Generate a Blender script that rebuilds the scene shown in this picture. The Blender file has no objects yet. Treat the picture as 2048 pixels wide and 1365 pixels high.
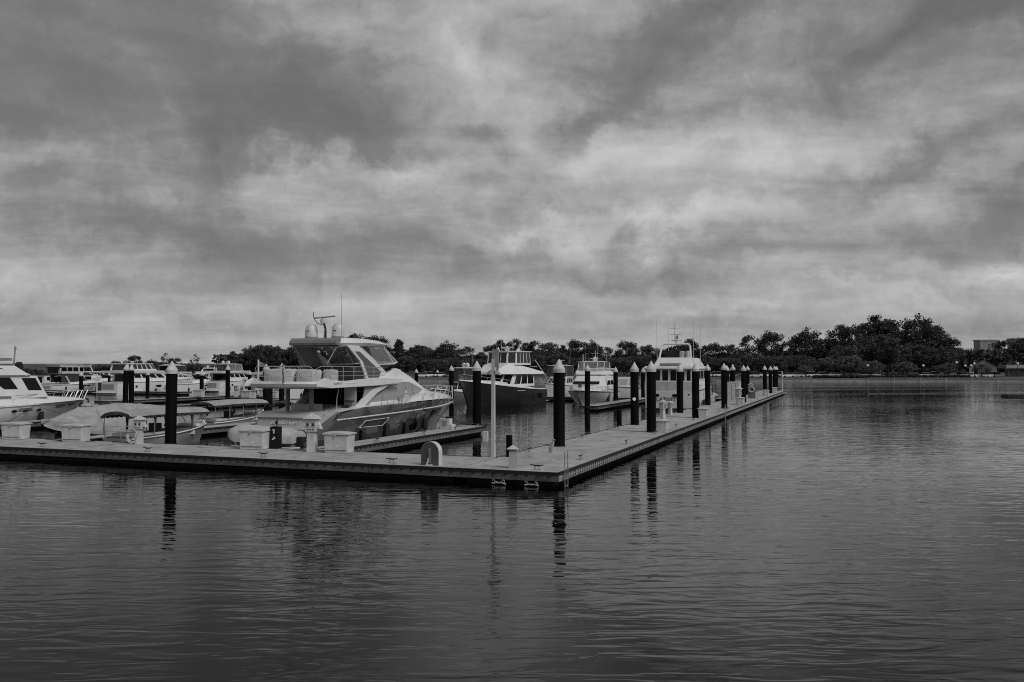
import bpy, bmesh, math, random
from math import radians, sin, cos, pi, atan2, hypot
from mathutils import Vector, Matrix
SC = bpy.context.scene
SC.cycles.filter_width = 1.0; SC.cycles.use_denoising = False
SC.cycles.sample_clamp_indirect = 4.0; SC.cycles.caustics_reflective = False; SC.cycles.caustics_refractive = False
R = random.Random(7)
# ---------------------------------------------------------------- camera
F_PX, CX, CY, CAM_Z = 1700.0, 1024.0, 682.5, 4.16      # the photo is 2048 px wide
PITCH = math.atan(55.5 / F_PX)
cam_d = bpy.data.cameras.new("camera"); cam = bpy.data.objects.new("camera", cam_d)
SC.collection.objects.link(cam); SC.camera = cam
cam_d.sensor_width = 36.0; cam_d.lens = 36.0 * F_PX / 2048.0
cam_d.clip_start = 0.1; cam_d.clip_end = 6000
cam.location = (0, 0, CAM_Z); cam.rotation_euler = (pi / 2 + PITCH, 0, 0)
# ---------------------------------------------------------------- light
SUN_EL, SUN_AZ = radians(44), radians(132)               # behind the camera's right shoulder, through cloud
sun_d = bpy.data.lights.new("sun", 'SUN'); sun_d.energy = 1.05; sun_d.angle = radians(24)
sun_d.color = (1, 0.99, 0.98)
sun = bpy.data.objects.new("sun", sun_d); SC.collection.objects.link(sun)
sun.rotation_euler = (pi / 2 - SUN_EL, 0, -SUN_AZ + pi)
SC.view_settings.view_transform = 'Standard'; SC.view_settings.look = 'None'
SC.view_settings.exposure = 1.0; SC.view_settings.gamma = 1.0
# ---------------------------------------------------------------- sky
W = bpy.data.worlds.new("World"); SC.world = W; W.use_nodes = True
nt = W.node_tree; nt.nodes.clear()
def N(t, tree=None, **k):
    n = (tree or nt).nodes.new(t)
    for a, b in k.items(): setattr(n, a, b)
    return n
def Lk(a, b, tree=None): (tree or nt).links.new(a, b)
def mth(op, a, b=None, tree=None, clamp=False):
    n = N('ShaderNodeMath', tree, operation=op, use_clamp=clamp)
    for i, v in enumerate((a, b)):
        if v is None: continue
        if isinstance(v, (int, float)): n.inputs[i].default_value = v
        else: Lk(v, n.inputs[i], tree)
    return n.outputs[0]
tc = N('ShaderNodeTexCoord'); sp = N('ShaderNodeSeparateXYZ'); Lk(tc.outputs['Generated'], sp.inputs[0])
dx, dy, dz = sp.outputs
az = mth('ARCTAN2', dx, dy); el = mth('ABSOLUTE', mth('ARCSINE', dz))
ae = N('ShaderNodeCombineXYZ'); Lk(az, ae.inputs[0]); Lk(el, ae.inputs[1])
# the cloud layer: a flat sheet overhead, so it stretches towards the horizon
zz = mth('ADD', mth('ABSOLUTE', dz), 0.10)
cp = N('ShaderNodeCombineXYZ'); Lk(mth('DIVIDE', dx, zz), cp.inputs[0]); Lk(mth('DIVIDE', dy, zz), cp.inputs[1])
def noise(vec, scale, det, rough, dist=0.0, tree=None, dim='3D'):
    n = N('ShaderNodeTexNoise', tree, noise_dimensions=dim); Lk(vec, n.inputs['Vector'], tree)
    n.inputs['Scale'].default_value = scale; n.inputs['Detail'].default_value = det
    n.inputs['Roughness'].default_value = rough; n.inputs['Distortion'].default_value = dist
    return n
def mapping(vec, loc=(0, 0, 0), rot=(0, 0, 0), sc=(1, 1, 1), tree=None, typ='POINT'):
    m = N('ShaderNodeMapping', tree, vector_type=typ); Lk(vec, m.inputs[0], tree)
    m.inputs['Location'].default_value = loc; m.inputs['Rotation'].default_value = rot; m.inputs['Scale'].default_value = sc
    return m.outputs[0]
n1 = noise(mapping(cp.outputs[0], (3.1, 0.7, 0), (0, 0, radians(-25)), (0.8, 1.25, 1)), 0.62, 8, 0.58, 0.5)
n2 = noise(mapping(cp.outputs[0], (9.3, 4.7, 2), (0, 0, radians(-18)), (0.75, 1.2, 1)), 2.0, 8, 0.6, 0.5)
n3 = noise(mapping(ae.outputs[0], (2.3, 1.7, 0), (0, 0, radians(8)), (1.0, 2.0, 1)), 5.0, 7, 0.6, 0.5)
# wisps bend the outlines of the large cloud masses
wn = noise(ae.outputs[0], 5.0, 8, 0.62)
wo = N('ShaderNodeVectorMath', operation='SUBTRACT'); Lk(wn.outputs['Color'], wo.inputs[0]); wo.inputs[1].default_value = (0.5, 0.5, 0.5)
wsx = N('ShaderNodeVectorMath', operation='SCALE'); Lk(wo.outputs[0], wsx.inputs[0]); wsx.inputs['Scale'].default_value = 0.22
wa = N('ShaderNodeVectorMath', operation='ADD'); Lk(ae.outputs[0], wa.inputs[0]); Lk(wsx.outputs[0], wa.inputs[1])
def mass(azc, elc, ra, re, rot):
    m = mapping(wa.outputs[0], (azc, elc, 0), (0, 0, radians(rot)), (ra, re, 1), typ='TEXTURE')
    g = N('ShaderNodeTexGradient', gradient_type='SPHERICAL'); Lk(m, g.inputs[0])

    return mth('POWER', g.outputs[1], 1.3)
# cloud masses and painted corner darkening by compass direction: azimuth, elevation, half-sizes (radians), tilt, strength
MASSES = [(-.33, .300, .34, .120, -12, -.30), (-.22, .27, .20, .09, -25, -.20), (-.335, .235, .035, .07, 10, -.22),
          (-.03, .270, .06, .05, -30, -.13), (-.02, .245, .13, .06, -35, -.10), (.15, .34, .15, .04, 40, -.20), (.09, .285, .11, .04, 30, -.17),
          (.24, .42, .22, .04, 24, -.22), (.47, .35, .16, .035, 14, -.24), (.45, .215, .17, .04, 10, -.26), (.53, .17, .15, .04, 14, -.22),
          (-.42, .165, .34, .045, -10, -.26), (-.12, .135, .34, .035, -4, -.10), (.20, .125, .40, .03, 4, -.13), (-.1, .355, .05, .03, 0, -.06),
          (-.55, .40, .30, .16, 0, -.20), (.56, .42, .26, .16, 20, -.20), (.02, .19, .22, .05, 0, -.06), (-.55, .25, .16, .08, 0, -.18),  # the leading pair paints lens vignetting into the upper corners
          (-.12, .212, .09, .035, 0, .30), (-.25, .215, .14, .03, -3, .22), (-.06, .37, .17, .05, -12, .20), (.03, .43, .2, .07, 0, .14),
          (-.53, .20, .16, .03, -12, .16), (.17, .165, .20, .022, 4, .22), (.30, .25, .22, .05, 6, .14), (-.01, .155, .08, .02, 0, .14),
          (-.5, .115, .2, .03, -6, .12), (.1, .235, .16, .04, 8, .12), (.52, .115, .12, .02, 0, .20), (.35, .085, .35, .014, 2, .10), (-.45, .09, .35, .05, 0, -.08), (-.5, .30, .3, .2, 0, -.07)]
tot = None
for a, e, ra, re, rot, s in MASSES:
    v = mth('MULTIPLY', mass(a, e, ra, re, rot), s)
    tot = v if tot is None else mth('ADD', tot, v)
band = noise(mapping(ae.outputs[0], (0, 0, 0), (0, 0, 0), (1.2, 14, 1)), 2.6, 5, 0.6, 0.3)
lum = mth('ADD', 0.42, mth('MULTIPLY', mth('SUBTRACT', n1.outputs[0], 0.5), 0.42))
lowf = N('ShaderNodeMapRange', interpolation_type='SMOOTHSTEP'); Lk(el, lowf.inputs[0])
for i, v in zip((1, 2, 3, 4), (.05, .20, .06, .40)): lowf.inputs[i].default_value = v
lum = mth('ADD', lum, mth('MULTIPLY', mth('SUBTRACT', n2.outputs[0], 0.5), lowf.outputs[0]))
lum = mth('ADD', lum, mth('MULTIPLY', mth('SUBTRACT', n3.outputs[0], 0.5), 0.36))
lum = mth('ADD', lum, mth('MULTIPLY', mth('SUBTRACT', band.outputs[0], 0.5), 0.10))
lum = mth('ADD', lum, tot)
mott = noise(wa.outputs[0], 22, 6, .65, .4); lum = mth('ADD', lum, mth('MULTIPLY', mth('SUBTRACT', mott.outputs[0], 0.5), 0.26))
hi = N('ShaderNodeMapRange', interpolation_type='SMOOTHSTEP'); Lk(el, hi.inputs[0])
for i, v in zip((1, 2, 3, 4), (.2, .9, 0.0, .26)): hi.inputs[i].default_value = v      # darkening added overhead to dim the sky's reflection in the water
lum = mth('SUBTRACT', lum, hi.outputs[0])
ramp = N('ShaderNodeValToRGB'); Lk(lum, ramp.inputs[0]); cr = ramp.color_ramp; cr.interpolation = 'B_SPLINE'
cr.elements[0].position = 0.0; cr.elements[0].color = (.085, .085, .085, 1)
cr.elements[1].position = 1.0; cr.elements[1].color = (.60, .60, .60, 1)
for p, c in ((.25, .128), (.42, .238), (.6, .365), (.8, .485)):
    e_ = cr.elements.new(p); e_.color = (c, c, c, 1)
sky = N('ShaderNodeTexSky', sky_type='NISHITA', sun_disc=False, sun_elevation=SUN_EL, sun_rotation=SUN_AZ)
bw = N('ShaderNodeRGBToBW'); Lk(sky.outputs[0], bw.inputs[0])
# clear-air light under the overcast: a small share, the cloud sheet carries the rest
mixv = mth('ADD', mth('MULTIPLY', bw.outputs[0], 0.04), mth('MULTIPLY', ramp.outputs[0], 6.9))
bg = N('ShaderNodeBackground'); Lk(mixv, bg.inputs[0]); bg.inputs[1].default_value = 0.1
wo_ = N('ShaderNodeOutputWorld'); Lk(bg.outputs[0], wo_.inputs[0])
# ---------------------------------------------------------------- places
DC = (1.6, 29.9)                                          # outer corner of the L-shaped dock
_n = hypot(.366, .931); UX, UY = .366 / _n, .931 / _n     # u runs out along the right arm, v along the left arm
VX, VY = -UY, UX
ROT = atan2(UY, UX)
def P(u, v, z=0.0): return Vector((DC[0] + UX * u + VX * v, DC[1] + UY * u + VY * v, z))
def at(px, Y, z=0.0): return Vector(((px - CX) / F_PX * Y, Y, z))
def zat(py, Y): return CAM_Z + (738 - py) / F_PX * Y
# ---------------------------------------------------------------- materials (the photograph is black and white)
MATS = {}
def mat(name, val, rough=.6, metal=0.0, var=.15, scale=3.0, bump=0.0, spec=.5, coat=0.0, streak=None, alpha=None, trans=None, stain=0):
    if name in MATS: return MATS[name]
    m = bpy.data.materials.new(name); m.use_nodes = True; t = m.node_tree
    b = t.nodes['Principled BSDF']
    b.inputs['Roughness'].default_value = rough; b.inputs['Metallic'].default_value = metal
    b.inputs['Specular IOR Level'].default_value = spec; b.inputs['Coat Weight'].default_value = coat
    c = N('ShaderNodeTexCoord', t)
    vec = mapping(c.outputs['Object'], sc=streak or (1, 1, 1), tree=t)
    n = noise(vec, scale, 5, .6, tree=t)
    r = N('ShaderNodeValToRGB', t); Lk(n.outputs[0], r.inputs[0], t)
    lo, hi = max(0, val * (1 - var)), min(1, val * (1 + var))
    r.color_ramp.elements[0].position = .3; r.color_ramp.elements[0].color = (lo, lo, lo, 1)
    r.color_ramp.elements[1].position = .7; r.color_ramp.elements[1].color = (hi, hi, hi, 1)
    col = r.outputs[0]
    if stain:                                             # dried puddles, scuffs and dirt
        s1 = noise(mapping(c.outputs['Object'], (4, 1, 2), sc=(1, 1, 1), tree=t), .9, 8, .7, 1.2, tree=t)
        s2 = noise(mapping(c.outputs['Object'], (1, 7, 0), sc=(1, 1, 1), tree=t), 11, 6, .75, tree=t)
        q = N('ShaderNodeMapRange', t); Lk(s1.outputs[0], q.inputs[0], t)
        for i, v in zip((1, 2, 3, 4), (.50, .68, 1.0, 1 - stain)): q.inputs[i].default_value = v
        q2 = N('ShaderNodeMapRange', t); Lk(s2.outputs[0], q2.inputs[0], t)
        for i, v in zip((1, 2, 3, 4), (.35, .75, 1.0 + stain * .3, 1 - stain * .55)): q2.inputs[i].default_value = v
        k = mth('MULTIPLY', mth('MULTIPLY', q.outputs[0], q2.outputs[0], t), col, t); col = k
    Lk(col, b.inputs['Base Color'], t)
    if bump:
        bn = N('ShaderNodeBump', t); bn.inputs['Strength'].default_value = bump; bn.inputs['Distance'].default_value = .02
        n_ = noise(vec, scale * 6, 4, .6, tree=t); Lk(n_.outputs[0], bn.inputs['Height'], t); Lk(bn.outputs[0], b.inputs['Normal'], t)
    if alpha is not None: b.inputs['Alpha'].default_value = alpha
    MATS[name] = m; return m
white = mat('gelcoat_white', .62, .28, var=.06, scale=1.2, coat=.3)
offwhite = mat('weathered_white', .48, .45, var=.12, scale=2, stain=.2)
greyhull = mat('grey_hull_paint', .065, .09, .2, var=.15, scale=.7, coat=.6)
darkhull = mat('dark_hull_paint', .03, .16, .0, var=.2, scale=.6, coat=.6)
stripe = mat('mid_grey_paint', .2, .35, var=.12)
glass = mat('dark_glass', .004, .12, var=.4, spec=.22)
smoke = mat('tinted_glass', .025, .1, var=.3, spec=.35)
steel = mat('stainless', .5, .4, .6, var=.1)
alu = mat('grey_metal', .28, .4, .3, var=.15)
black = mat('black_rubber', .006, .6, var=.4)
pile_m = mat('pile_sleeve', .003, .65, var=.5, scale=1.5, streak=(1, 1, .15), spec=.08)
cap_m = mat('pile_cap', .48, .45, var=.14, scale=4, stain=.3)
deck_m = mat('dock_concrete', .33, .85, var=.2, scale=.9, bump=.3, stain=.4)
joint_m = mat('joint', .07, .9, var=.3)
waler_m = mat('waler_timber', .10, .8, var=.45, scale=2.2, bump=.4, streak=(.35, .35, 3), stain=.5)
slot_m = mat('slotted_fascia', .22, .8, var=.3, scale=3, bump=.3)
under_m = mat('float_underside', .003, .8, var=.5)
canvas = mat('grey_canvas', .30, .8, var=.14, scale=2.5, bump=.7, stain=.25)
canvas2 = mat('light_canvas', .40, .8, var=.1, scale=2.0, bump=.7, stain=.15)
dcanvas = mat('dark_canvas', .03, .8, var=.3, bump=.3)
panel_m = mat('window_mesh_cover', .25, .6, var=.08, scale=8)
vinyl = mat('clear_vinyl', .45, .1, var=.2, alpha=.28)
boxw = mat('dock_box_fibreglass', .5, .5, var=.14, scale=2.5, stain=.22)
bark = mat('bark', .04, .9, var=.4, bump=.5)
leaf_d = mat('leaves_dark', .05, .7, var=.6, scale=.35, spec=.1)
leaf_m = mat('leaves_mid', .075, .7, var=.5, scale=.4, spec=.1)
leaf_l = mat('leaves_light', .11, .7, var=.45, scale=.5, spec=.1)
grass_m = mat('grass_bank', .05, .9, var=.4, scale=.1)
stone_m = mat('sea_wall_stone', .22, .85, var=.3, scale=.6, bump=.4, streak=(1, 1, 4))
wall_m = mat('building_wall', .22, .8, var=.15, scale=.2)
roof_m = mat('shingle_roof', .13, .8, var=.3, scale=1)
ink = mat('lettering_dark', .02, .5)
inkl = mat('lettering_light', .75, .4)
# ---------------------------------------------------------------- mesh helpers
COL = SC.collection
class MB:
    def __init__(s, off=(0, 0, 0)): s.v = []; s.f = []; s.o = Vector(off)
    def add(s, vs, fs):
        b = len(s.v); s.v += [tuple(Vector(p) - s.o) for p in vs]; s.f += [tuple(i + b for i in f) for f in fs]; return s
    def box(s, x0, x1, y0, y1, z0, z1):
        return s.frus([(x0, y0, z0), (x1, y0, z0), (x1, y1, z0), (x0, y1, z0)], [(x0, y0, z1), (x1, y0, z1), (x1, y1, z1), (x0, y1, z1)])
    def frus(s, A, B):
        n = len(A)
        return s.add(list(A) + list(B), [tuple(range(n))[::-1], tuple(range(n, 2 * n))] + [(i, (i + 1) % n, (i + 1) % n + n, i + n) for i in range(n)])
    def plate(s, pts, d):
        d = Vector(d); return s.frus(pts, [tuple(Vector(p) + d) for p in pts])
    def quad(s, *p): return s.add(p, [tuple(range(len(p)))])
    def tube(s, pts, r, n=6):
        pts = [Vector(p) for p in pts]; m = len(pts); rs = r if isinstance(r, (list, tuple)) else [r] * m
        vs = []; fs = []
        ref = None
        for i, p in enumerate(pts):
            d = (pts[min(i + 1, m - 1)] - pts[max(i - 1, 0)]).normalized()
            if ref is None or abs(d.dot(ref)) > .95: ref = Vector((0, 0, 1)) if abs(d.z) < .9 else Vector((1, 0, 0))
            a = d.cross(ref).normalized(); b = d.cross(a).normalized()
            for k in range(n):
                t = 2 * pi * k / n; vs.append(p + (a * cos(t) + b * sin(t)) * rs[i])
        for i in range(m - 1):
            for k in range(n): fs.append((i * n + k, i * n + (k + 1) % n, (i + 1) * n + (k + 1) % n, (i + 1) * n + k))
        fs.append(tuple(range(n))[::-1]); fs.append(tuple(range((m - 1) * n, m * n)))
        return s.add(vs, fs)
    def lathe(s, prof, c=(0, 0, 0), n=16):
        vs = []; fs = []
        for r, z in prof:
            for k in range(n): t = 2 * pi * k / n; vs.append((c[0] + r * cos(t), c[1] + r * sin(t), c[2] + z))
        for i in range(len(prof) - 1):
            for k in range(n): fs.append((i * n + k, i * n + (k + 1) % n, (i + 1) * n + (k + 1) % n, (i + 1) * n + k))
        fs.append(tuple(range(n))[::-1]); fs.append(tuple(range((len(prof) - 1) * n, len(prof) * n)))
        return s.add(vs, fs)
    def ball(s, c, rx, ry, rz, nu=12, nv=8):
        vs = []; fs = []
        for j in range(nv + 1):
            ph = -pi / 2 + pi * j / nv; q = max(cos(ph), .02)
            for i in range(nu): t = 2 * pi * i / nu; vs.append((c[0] + rx * q * cos(t), c[1] + ry * q * sin(t), c[2] + rz * sin(ph)))
        for j in range(nv):
            for i in range(nu): fs.append((j * nu + i, j * nu + (i + 1) % nu, (j + 1) * nu + (i + 1) % nu, (j + 1) * nu + i))
        fs.append(tuple(range(nu))[::-1]); fs.append(tuple(range(nv * nu, (nv + 1) * nu)))
        return s.add(vs, fs)
    def loft(s, secs, closed=True, cap=True):
        n = len(secs[0]); vs = [p for q in secs for p in q]; fs = []
        for i in range(len(secs) - 1):
            for k in range(n if closed else n - 1):
                a = i * n + k; b = i * n + (k + 1) % n; fs.append((a, b, b + n, a + n))
        if cap: fs += [tuple(range(n))[::-1], tuple(range((len(secs) - 1) * n, len(secs) * n))]
        return s.add(vs, fs)
    def mesh(s, name, m, smooth=35):
        me = bpy.data.meshes.new(name); me.from_pydata(s.v, [], s.f); me.validate()
        bm = bmesh.new(); bm.from_mesh(me); bmesh.ops.remove_doubles(bm, verts=bm.verts, dist=1e-4)
        bmesh.ops.recalc_face_normals(bm, faces=bm.faces); bm.to_mesh(me); bm.free()
        if smooth:
            me.polygons.foreach_set('use_smooth', [True] * len(me.polygons)); me.set_sharp_from_angle(angle=radians(smooth))
        me.materials.append(m); return me
    def build(s, name, m, parent=None, smooth=35, bevel=0, label=None):
        o = bpy.data.objects.new(name, s.mesh(name, m, smooth)); COL.objects.link(o)
        if parent: o.parent = parent
        if bevel:
            b = o.modifiers.new('bevel', 'BEVEL'); b.width = bevel; b.segments = 2; b.limit_method = 'ANGLE'
        if label: o['label'] = label
        return o
def tag(o, label, cat, group=None):
    o['label'] = label; o['category'] = cat
    if group: o['group'] = group
    return o
def thing(name, label, cat, loc=(0, 0, 0), rz=0.0, group=None):
    o = bpy.data.objects.new(name, None); COL.objects.link(o); o.location = loc; o.rotation_euler = (0, 0, rz)
    o.empty_display_size = .3
    return tag(o, label, cat, group)
def struct(o, kind='structure'): o['kind'] = kind; return o
def children(o): return [c for c in list(bpy.data.objects) if c.parent == o]
def copy_tree(o, loc, rz, label, kids=None, group=None):
    def rec(src, par):
        c = src.copy(); COL.objects.link(c)
        if par: c.parent = par
        for k in KIDS.get(src.name, []): rec(k, c)
        return c
    c = rec(o, None); c.location = loc; c.rotation_euler = (0, 0, rz); c['label'] = label
    if group: c['group'] = group
    return c
KIDS = {}
def index(o):                                             # remember a thing's parts so that copies are quick
    KIDS[o.name] = children(o)
    for k in KIDS[o.name]: index(k)
    return o
def text(body, size, M, m, parent, name='lettering', ext=.004, shear=0, sx=1.0):
    c = bpy.data.curves.new('t', 'FONT'); c.body = body; c.size = size; c.extrude = ext; c.shear = shear
    c.align_x = 'CENTER'; c.align_y = 'CENTER'; c.resolution_u = 2
    o = bpy.data.objects.new('t', c); COL.objects.link(o)
    me = bpy.data.meshes.new_from_object(o); bpy.data.objects.remove(o); bpy.data.curves.remove(c)
    me.transform(M @ Matrix.Diagonal((sx, 1, 1, 1))); me.materials.clear(); me.materials.append(m)
    r = bpy.data.objects.new(name, me); COL.objects.link(r); r.parent = parent; return r
def face(loc, xdir, updir=(0, 0, 1)):                     # matrix of lettering lying in the plane of xdir and updir
    x = Vector(xdir).normalized(); u = Vector(updir); z = x.cross(u).normalized(); y = z.cross(x)
    M = Matrix((x, y, z)).transposed().to_4x4(); M.translation = Vector(loc); return M
# ---------------------------------------------------------------- water
wm = bpy.data.materials.new('water'); wm.use_nodes = True; t = wm.node_tree; b = t.nodes['Principled BSDF']
b.inputs['Base Color'].default_value = (.0015, .0015, .0015, 1); b.inputs['Roughness'].default_value = .012
b.inputs['IOR'].default_value = 1.33; b.inputs['Specular IOR Level'].default_value = .5
c = N('ShaderNodeTexCoord', t)
def wv(sc, loc, rot, stretch, det): return noise(mapping(c.outputs['Object'], loc, (0, 0, radians(rot)), stretch, tree=t), sc, det, .55, .8, tree=t).outputs[0]
patch = noise(mapping(c.outputs['Object'], (5, 3, 0), (0, 0, radians(10)), (1, 1.6, 1), tree=t), .035, 3, .5, .5, tree=t).outputs[0]
pr = N('ShaderNodeMapRange', t); Lk(patch, pr.inputs[0], t)
for i, v in zip((1, 2, 3, 4), (.38, .62, .5, 1.3)): pr.inputs[i].default_value = v
wsep = N('ShaderNodeSeparateXYZ', t); Lk(c.outputs['Object'], wsep.inputs[0], t)
far = N('ShaderNodeMapRange', t, interpolation_type='SMOOTHSTEP'); Lk(wsep.outputs[1], far.inputs[0], t)
for i, v in zip((1, 2, 3, 4), (120, 190, 0.0, 5.0)): far.inputs[i].default_value = v   # a breeze roughens the open water near the far shore
h = mth('MULTIPLY', wv(.55, (0, 0, 0), -14, (.45, 1.3, 1), 2), .3, t)
h = mth('ADD', h, mth('MULTIPLY', wv(1.5, (3, 5, 0), -5, (.42, 1.45, 1), 2), mth('MULTIPLY', pr.outputs[0], .9, t), t), t)
h = mth('ADD', h, mth('MULTIPLY', wv(1.5, (7, 2, 0), 12, (.5, 1.25, 1), 2), .16, t), t)
h = mth('ADD', h, mth('MULTIPLY', mth('MULTIPLY', wv(5.0, (1, 9, 0), -6, (.5, 1.4, 1), 2), .055, t), mth('ADD', pr.outputs[0], far.outputs[0], t), t), t)
bn = N('ShaderNodeBump', t); bn.inputs['Strength'].default_value = 1.0; bn.inputs['Distance'].default_value = .024
Lk(h, bn.inputs['Height'], t); Lk(bn.outputs[0], b.inputs['Normal'], t)
mb = MB(); mb.quad((-2500, -60, 0), (2500, -60, 0), (2500, 3000, 0), (-2500, 3000, 0))
struct(mb.build('water', wm, smooth=0))
# ================================================================ DOCKS
DZ = .52
def dock(name, label, rects, edges, group=None, slots=False, joints=(), cuts=()):
    t = thing(name, label, 'dock', P(0, 0), ROT, group)
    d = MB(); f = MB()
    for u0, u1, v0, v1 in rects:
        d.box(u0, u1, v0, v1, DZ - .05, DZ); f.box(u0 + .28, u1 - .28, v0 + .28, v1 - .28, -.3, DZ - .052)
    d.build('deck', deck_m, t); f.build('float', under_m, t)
    e = MB(); w = MB(); w2 = MB()
    for (a, b2, slotted) in edges:
        (u0, v0), (u1, v1) = a, b2; L = hypot(u1 - u0, v1 - v0); tx, ty = (u1 - u0) / L, (v1 - v0) / L; nx, ny = ty, -tx
        def q(s, o): return (u0 + tx * s + nx * o, v0 + ty * s + ny * o)
        def bar(m, s0, s1, o0, o1, z0, z1):
            A = [q(s0, o0), q(s1, o0), q(s1, o1), q(s0, o1)]
            m.frus([(x, y, z0) for x, y in A], [(x, y, z1) for x, y in A])
        bar(e, 0, L, .002, .07, DZ - .09, DZ + .012)
        tgt = w2 if slotted else w
        if not slotted: w = MB(); tgt = w
        s = 0
        while s < L - .05:
            s2 = min(L, s + 3.4)
            bar(tgt, s + .01, s2 - .01, .003, .05, .20, DZ - .091); s = s2
        if not slotted: w.build('waler', waler_m, t)
        s = .4
        while s < L - .1:
            if slotted:
                if s < 45:
                    bar(e, s, s + .11, .051, .056, .35, .42); bar(e, s, s + .11, .051, .056, .23, .30)
                s += .3
            else:
                x, y = q(s, .05)
                e.tube([(x, y, .405), (x + nx * .03, y + ny * .03, .405)], .045, 8); s += .42
    e.build('edge_strip', black, t, bevel=0)
    if w2.v: w2.build('slotted_waler', slot_m, t)
    if joints:
        for u0, u1, v0, v1 in joints: MB().box(u0, u1, v0, v1, DZ + .001, DZ + .005).build('joint', joint_m, t)
    return t
J = [(0.05, 3.85, v - .012, v + .012) for v in (3.9, 10.4, 17, 23.5, 30, 36.5, 43)] + [(u - .012, u + .012, .05, 3.85) for u in (10, 16.3, 22.7, 29, 35.4, 42, 48.5, 55, 61.5, 68, 74, 81, 88, 95)]
dock('floating_dock', 'long L-shaped concrete floating dock crossing the foreground with its corner at the right', [(0, 3.9, 3.9, 62), (0, 120, 0, 3.9)],
     [((0, 62), (0, 0), False), ((0, 0), (120, 0), True), ((120, 0), (120, 3.9), False), ((120, 3.9), (3.97, 3.9), False), ((3.9, 3.97), (3.9, 12.0), False),
      ((3.9, 13.6), (3.9, 27.1), False), ((3.9, 28.7), (3.9, 42.4), False)], joints=J)
FG = 'finger piers of the marina'
def finger(lab, u0, u1, v0, v1, ends=True):
    ed = [((u0, v0), (u1, v0), False)] + ([((u1, v0), (u1, v1), False), ((u1, v1), (u0, v1), False), ((u0, v1), (u0, v0), False)] if ends else [])
    return dock('finger_pier', lab, [(u0, u1, v0, v1)], ed, FG)
finger('concrete finger pier beside the big grey-hulled yacht, ending at a black piling', 4.0, 21.6, 12.0, 13.6)
finger('finger pier between the fringed canopy boats at left', 4.0, 27.5, 27.1, 28.7)
finger('finger pier along the white motor yacht at the left edge', 4.0, 19.5, 42.4, 44.0)
finger('finger pier beside the white flybridge cruiser right of centre', 52.0, 76.0, 13.2, 14.9)
finger('distant finger pier behind the canopy boats with boxes and pedestals on it', 44.0, 84.0, 67.6, 69.8)
finger('far pier at the left with white cruisers tied behind it', 77.0, 79.5, 88.0, 132.0)
finger('short far finger pier behind the covered boat', 33.0, 62.0, 52.0, 53.6)
finger('long far pier carrying the boats right of the centre', 76.1, 79.0, 3.95, 60.0)
# ================================================================ PILINGS
def piling(h=4.1, r=.27, cap=True):
    t = thing('piling', 'x', 'piling')
    MB().lathe([(r, -1.2), (r, h - .02)], n=20).build('pole', pile_m, t)
    if cap:
        MB().lathe([(r + .02, h - .12), (r + .025, h + .06), (r + .015, h + .07), (.012, h + .52)], n=20).build('cap', cap_m, t)
        MB().lathe([(r + .035, -.06), (r + .035, .05)], c=(0, 0, DZ), n=20).build('collar', black, t)
    return t
PG = 'black pilings with white conical caps'
PL = [(9.7, 3.15, 'largest black white-capped piling, alone on the near part of the right dock arm'),
      (26.1, 3.4, 'black piling with a small round white notice on its shaft'),
      (20.0, 1.0, 'tall black piling with the nearest right-arm dock box at its foot'),
      (42.3, 3.4, 'black piling standing right in front of the lettered white stern, right of the pedestal'),
      (35.5, 1.0, 'black piling with the second dock box of the right arm at its foot'),
      (57.8, 3.45, 'black piling just right of the boxy white motor yacht'),
      (51.4, 1.0, 'black piling on the outer side of the right arm, left of the white storage cabinet'),
      (67.2, 1.0, 'black piling just behind the third dock box of the right arm'),
      (73.5, 3.6, 'black piling beside the white storage cabinet, half hidden by the piling in front'),
      (78.5, 3.5, 'black piling in the middle of the far row, just right of the life ring stand'),
      (93.5, 1.0, 'black piling on the outer dock edge left of the fourth dock box'),
      (95.0, 3.5, 'black piling showing from behind its neighbour in the far row'),
      (103.5, 1.1, 'black piling with the farthest dock box at its foot'),
      (111.5, 1.1, 'black piling second from the far end of the right arm'),
      (118.3, 1.3, 'last black piling at the far end of the right arm beside a thin white pole'),
      (4.55, 21.6, 'tall black piling on the left arm beside the pedestal with a hose'),
      (22.2, 12.9, 'black piling at the end of the finger pier, just left of the grey light pole'),
      (39.3, 60.4, 'left one of the pair of black pilings touching each other at left'),
      (41.3, 61.6, 'right one of the pair of black pilings touching each other at left'),
      (56.6, 61.7, 'black piling in front of the flybridge yacht with two domes, at left'),
      (32.5, 37.4, 'black piling seen below the flybridge overhang of the big yacht, at its left end'),
      (51.2, 14.0, 'black piling at the end of the finger pier before the white flybridge cruiser')]
p0 = index(piling()); first = True
for u, v, lab in PL:
    if first: p0.location = P(u, v, 0); p0['label'] = lab; p0['group'] = PG; first = False
    else:
        c_ = copy_tree(p0, P(u, v, R.uniform(-.07, .07)), R.uniform(0, 6), lab, group=PG); c_.rotation_euler = (R.gauss(0, .006), R.gauss(0, .006), c_.rotation_euler[2])
def pile_px(px, ytop, Y, lab, s=1.0):
    p = at(px, Y); p.z = zat(ytop, Y) - 4.62; copy_tree(p0, p, 0, lab, group=PG)
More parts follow.
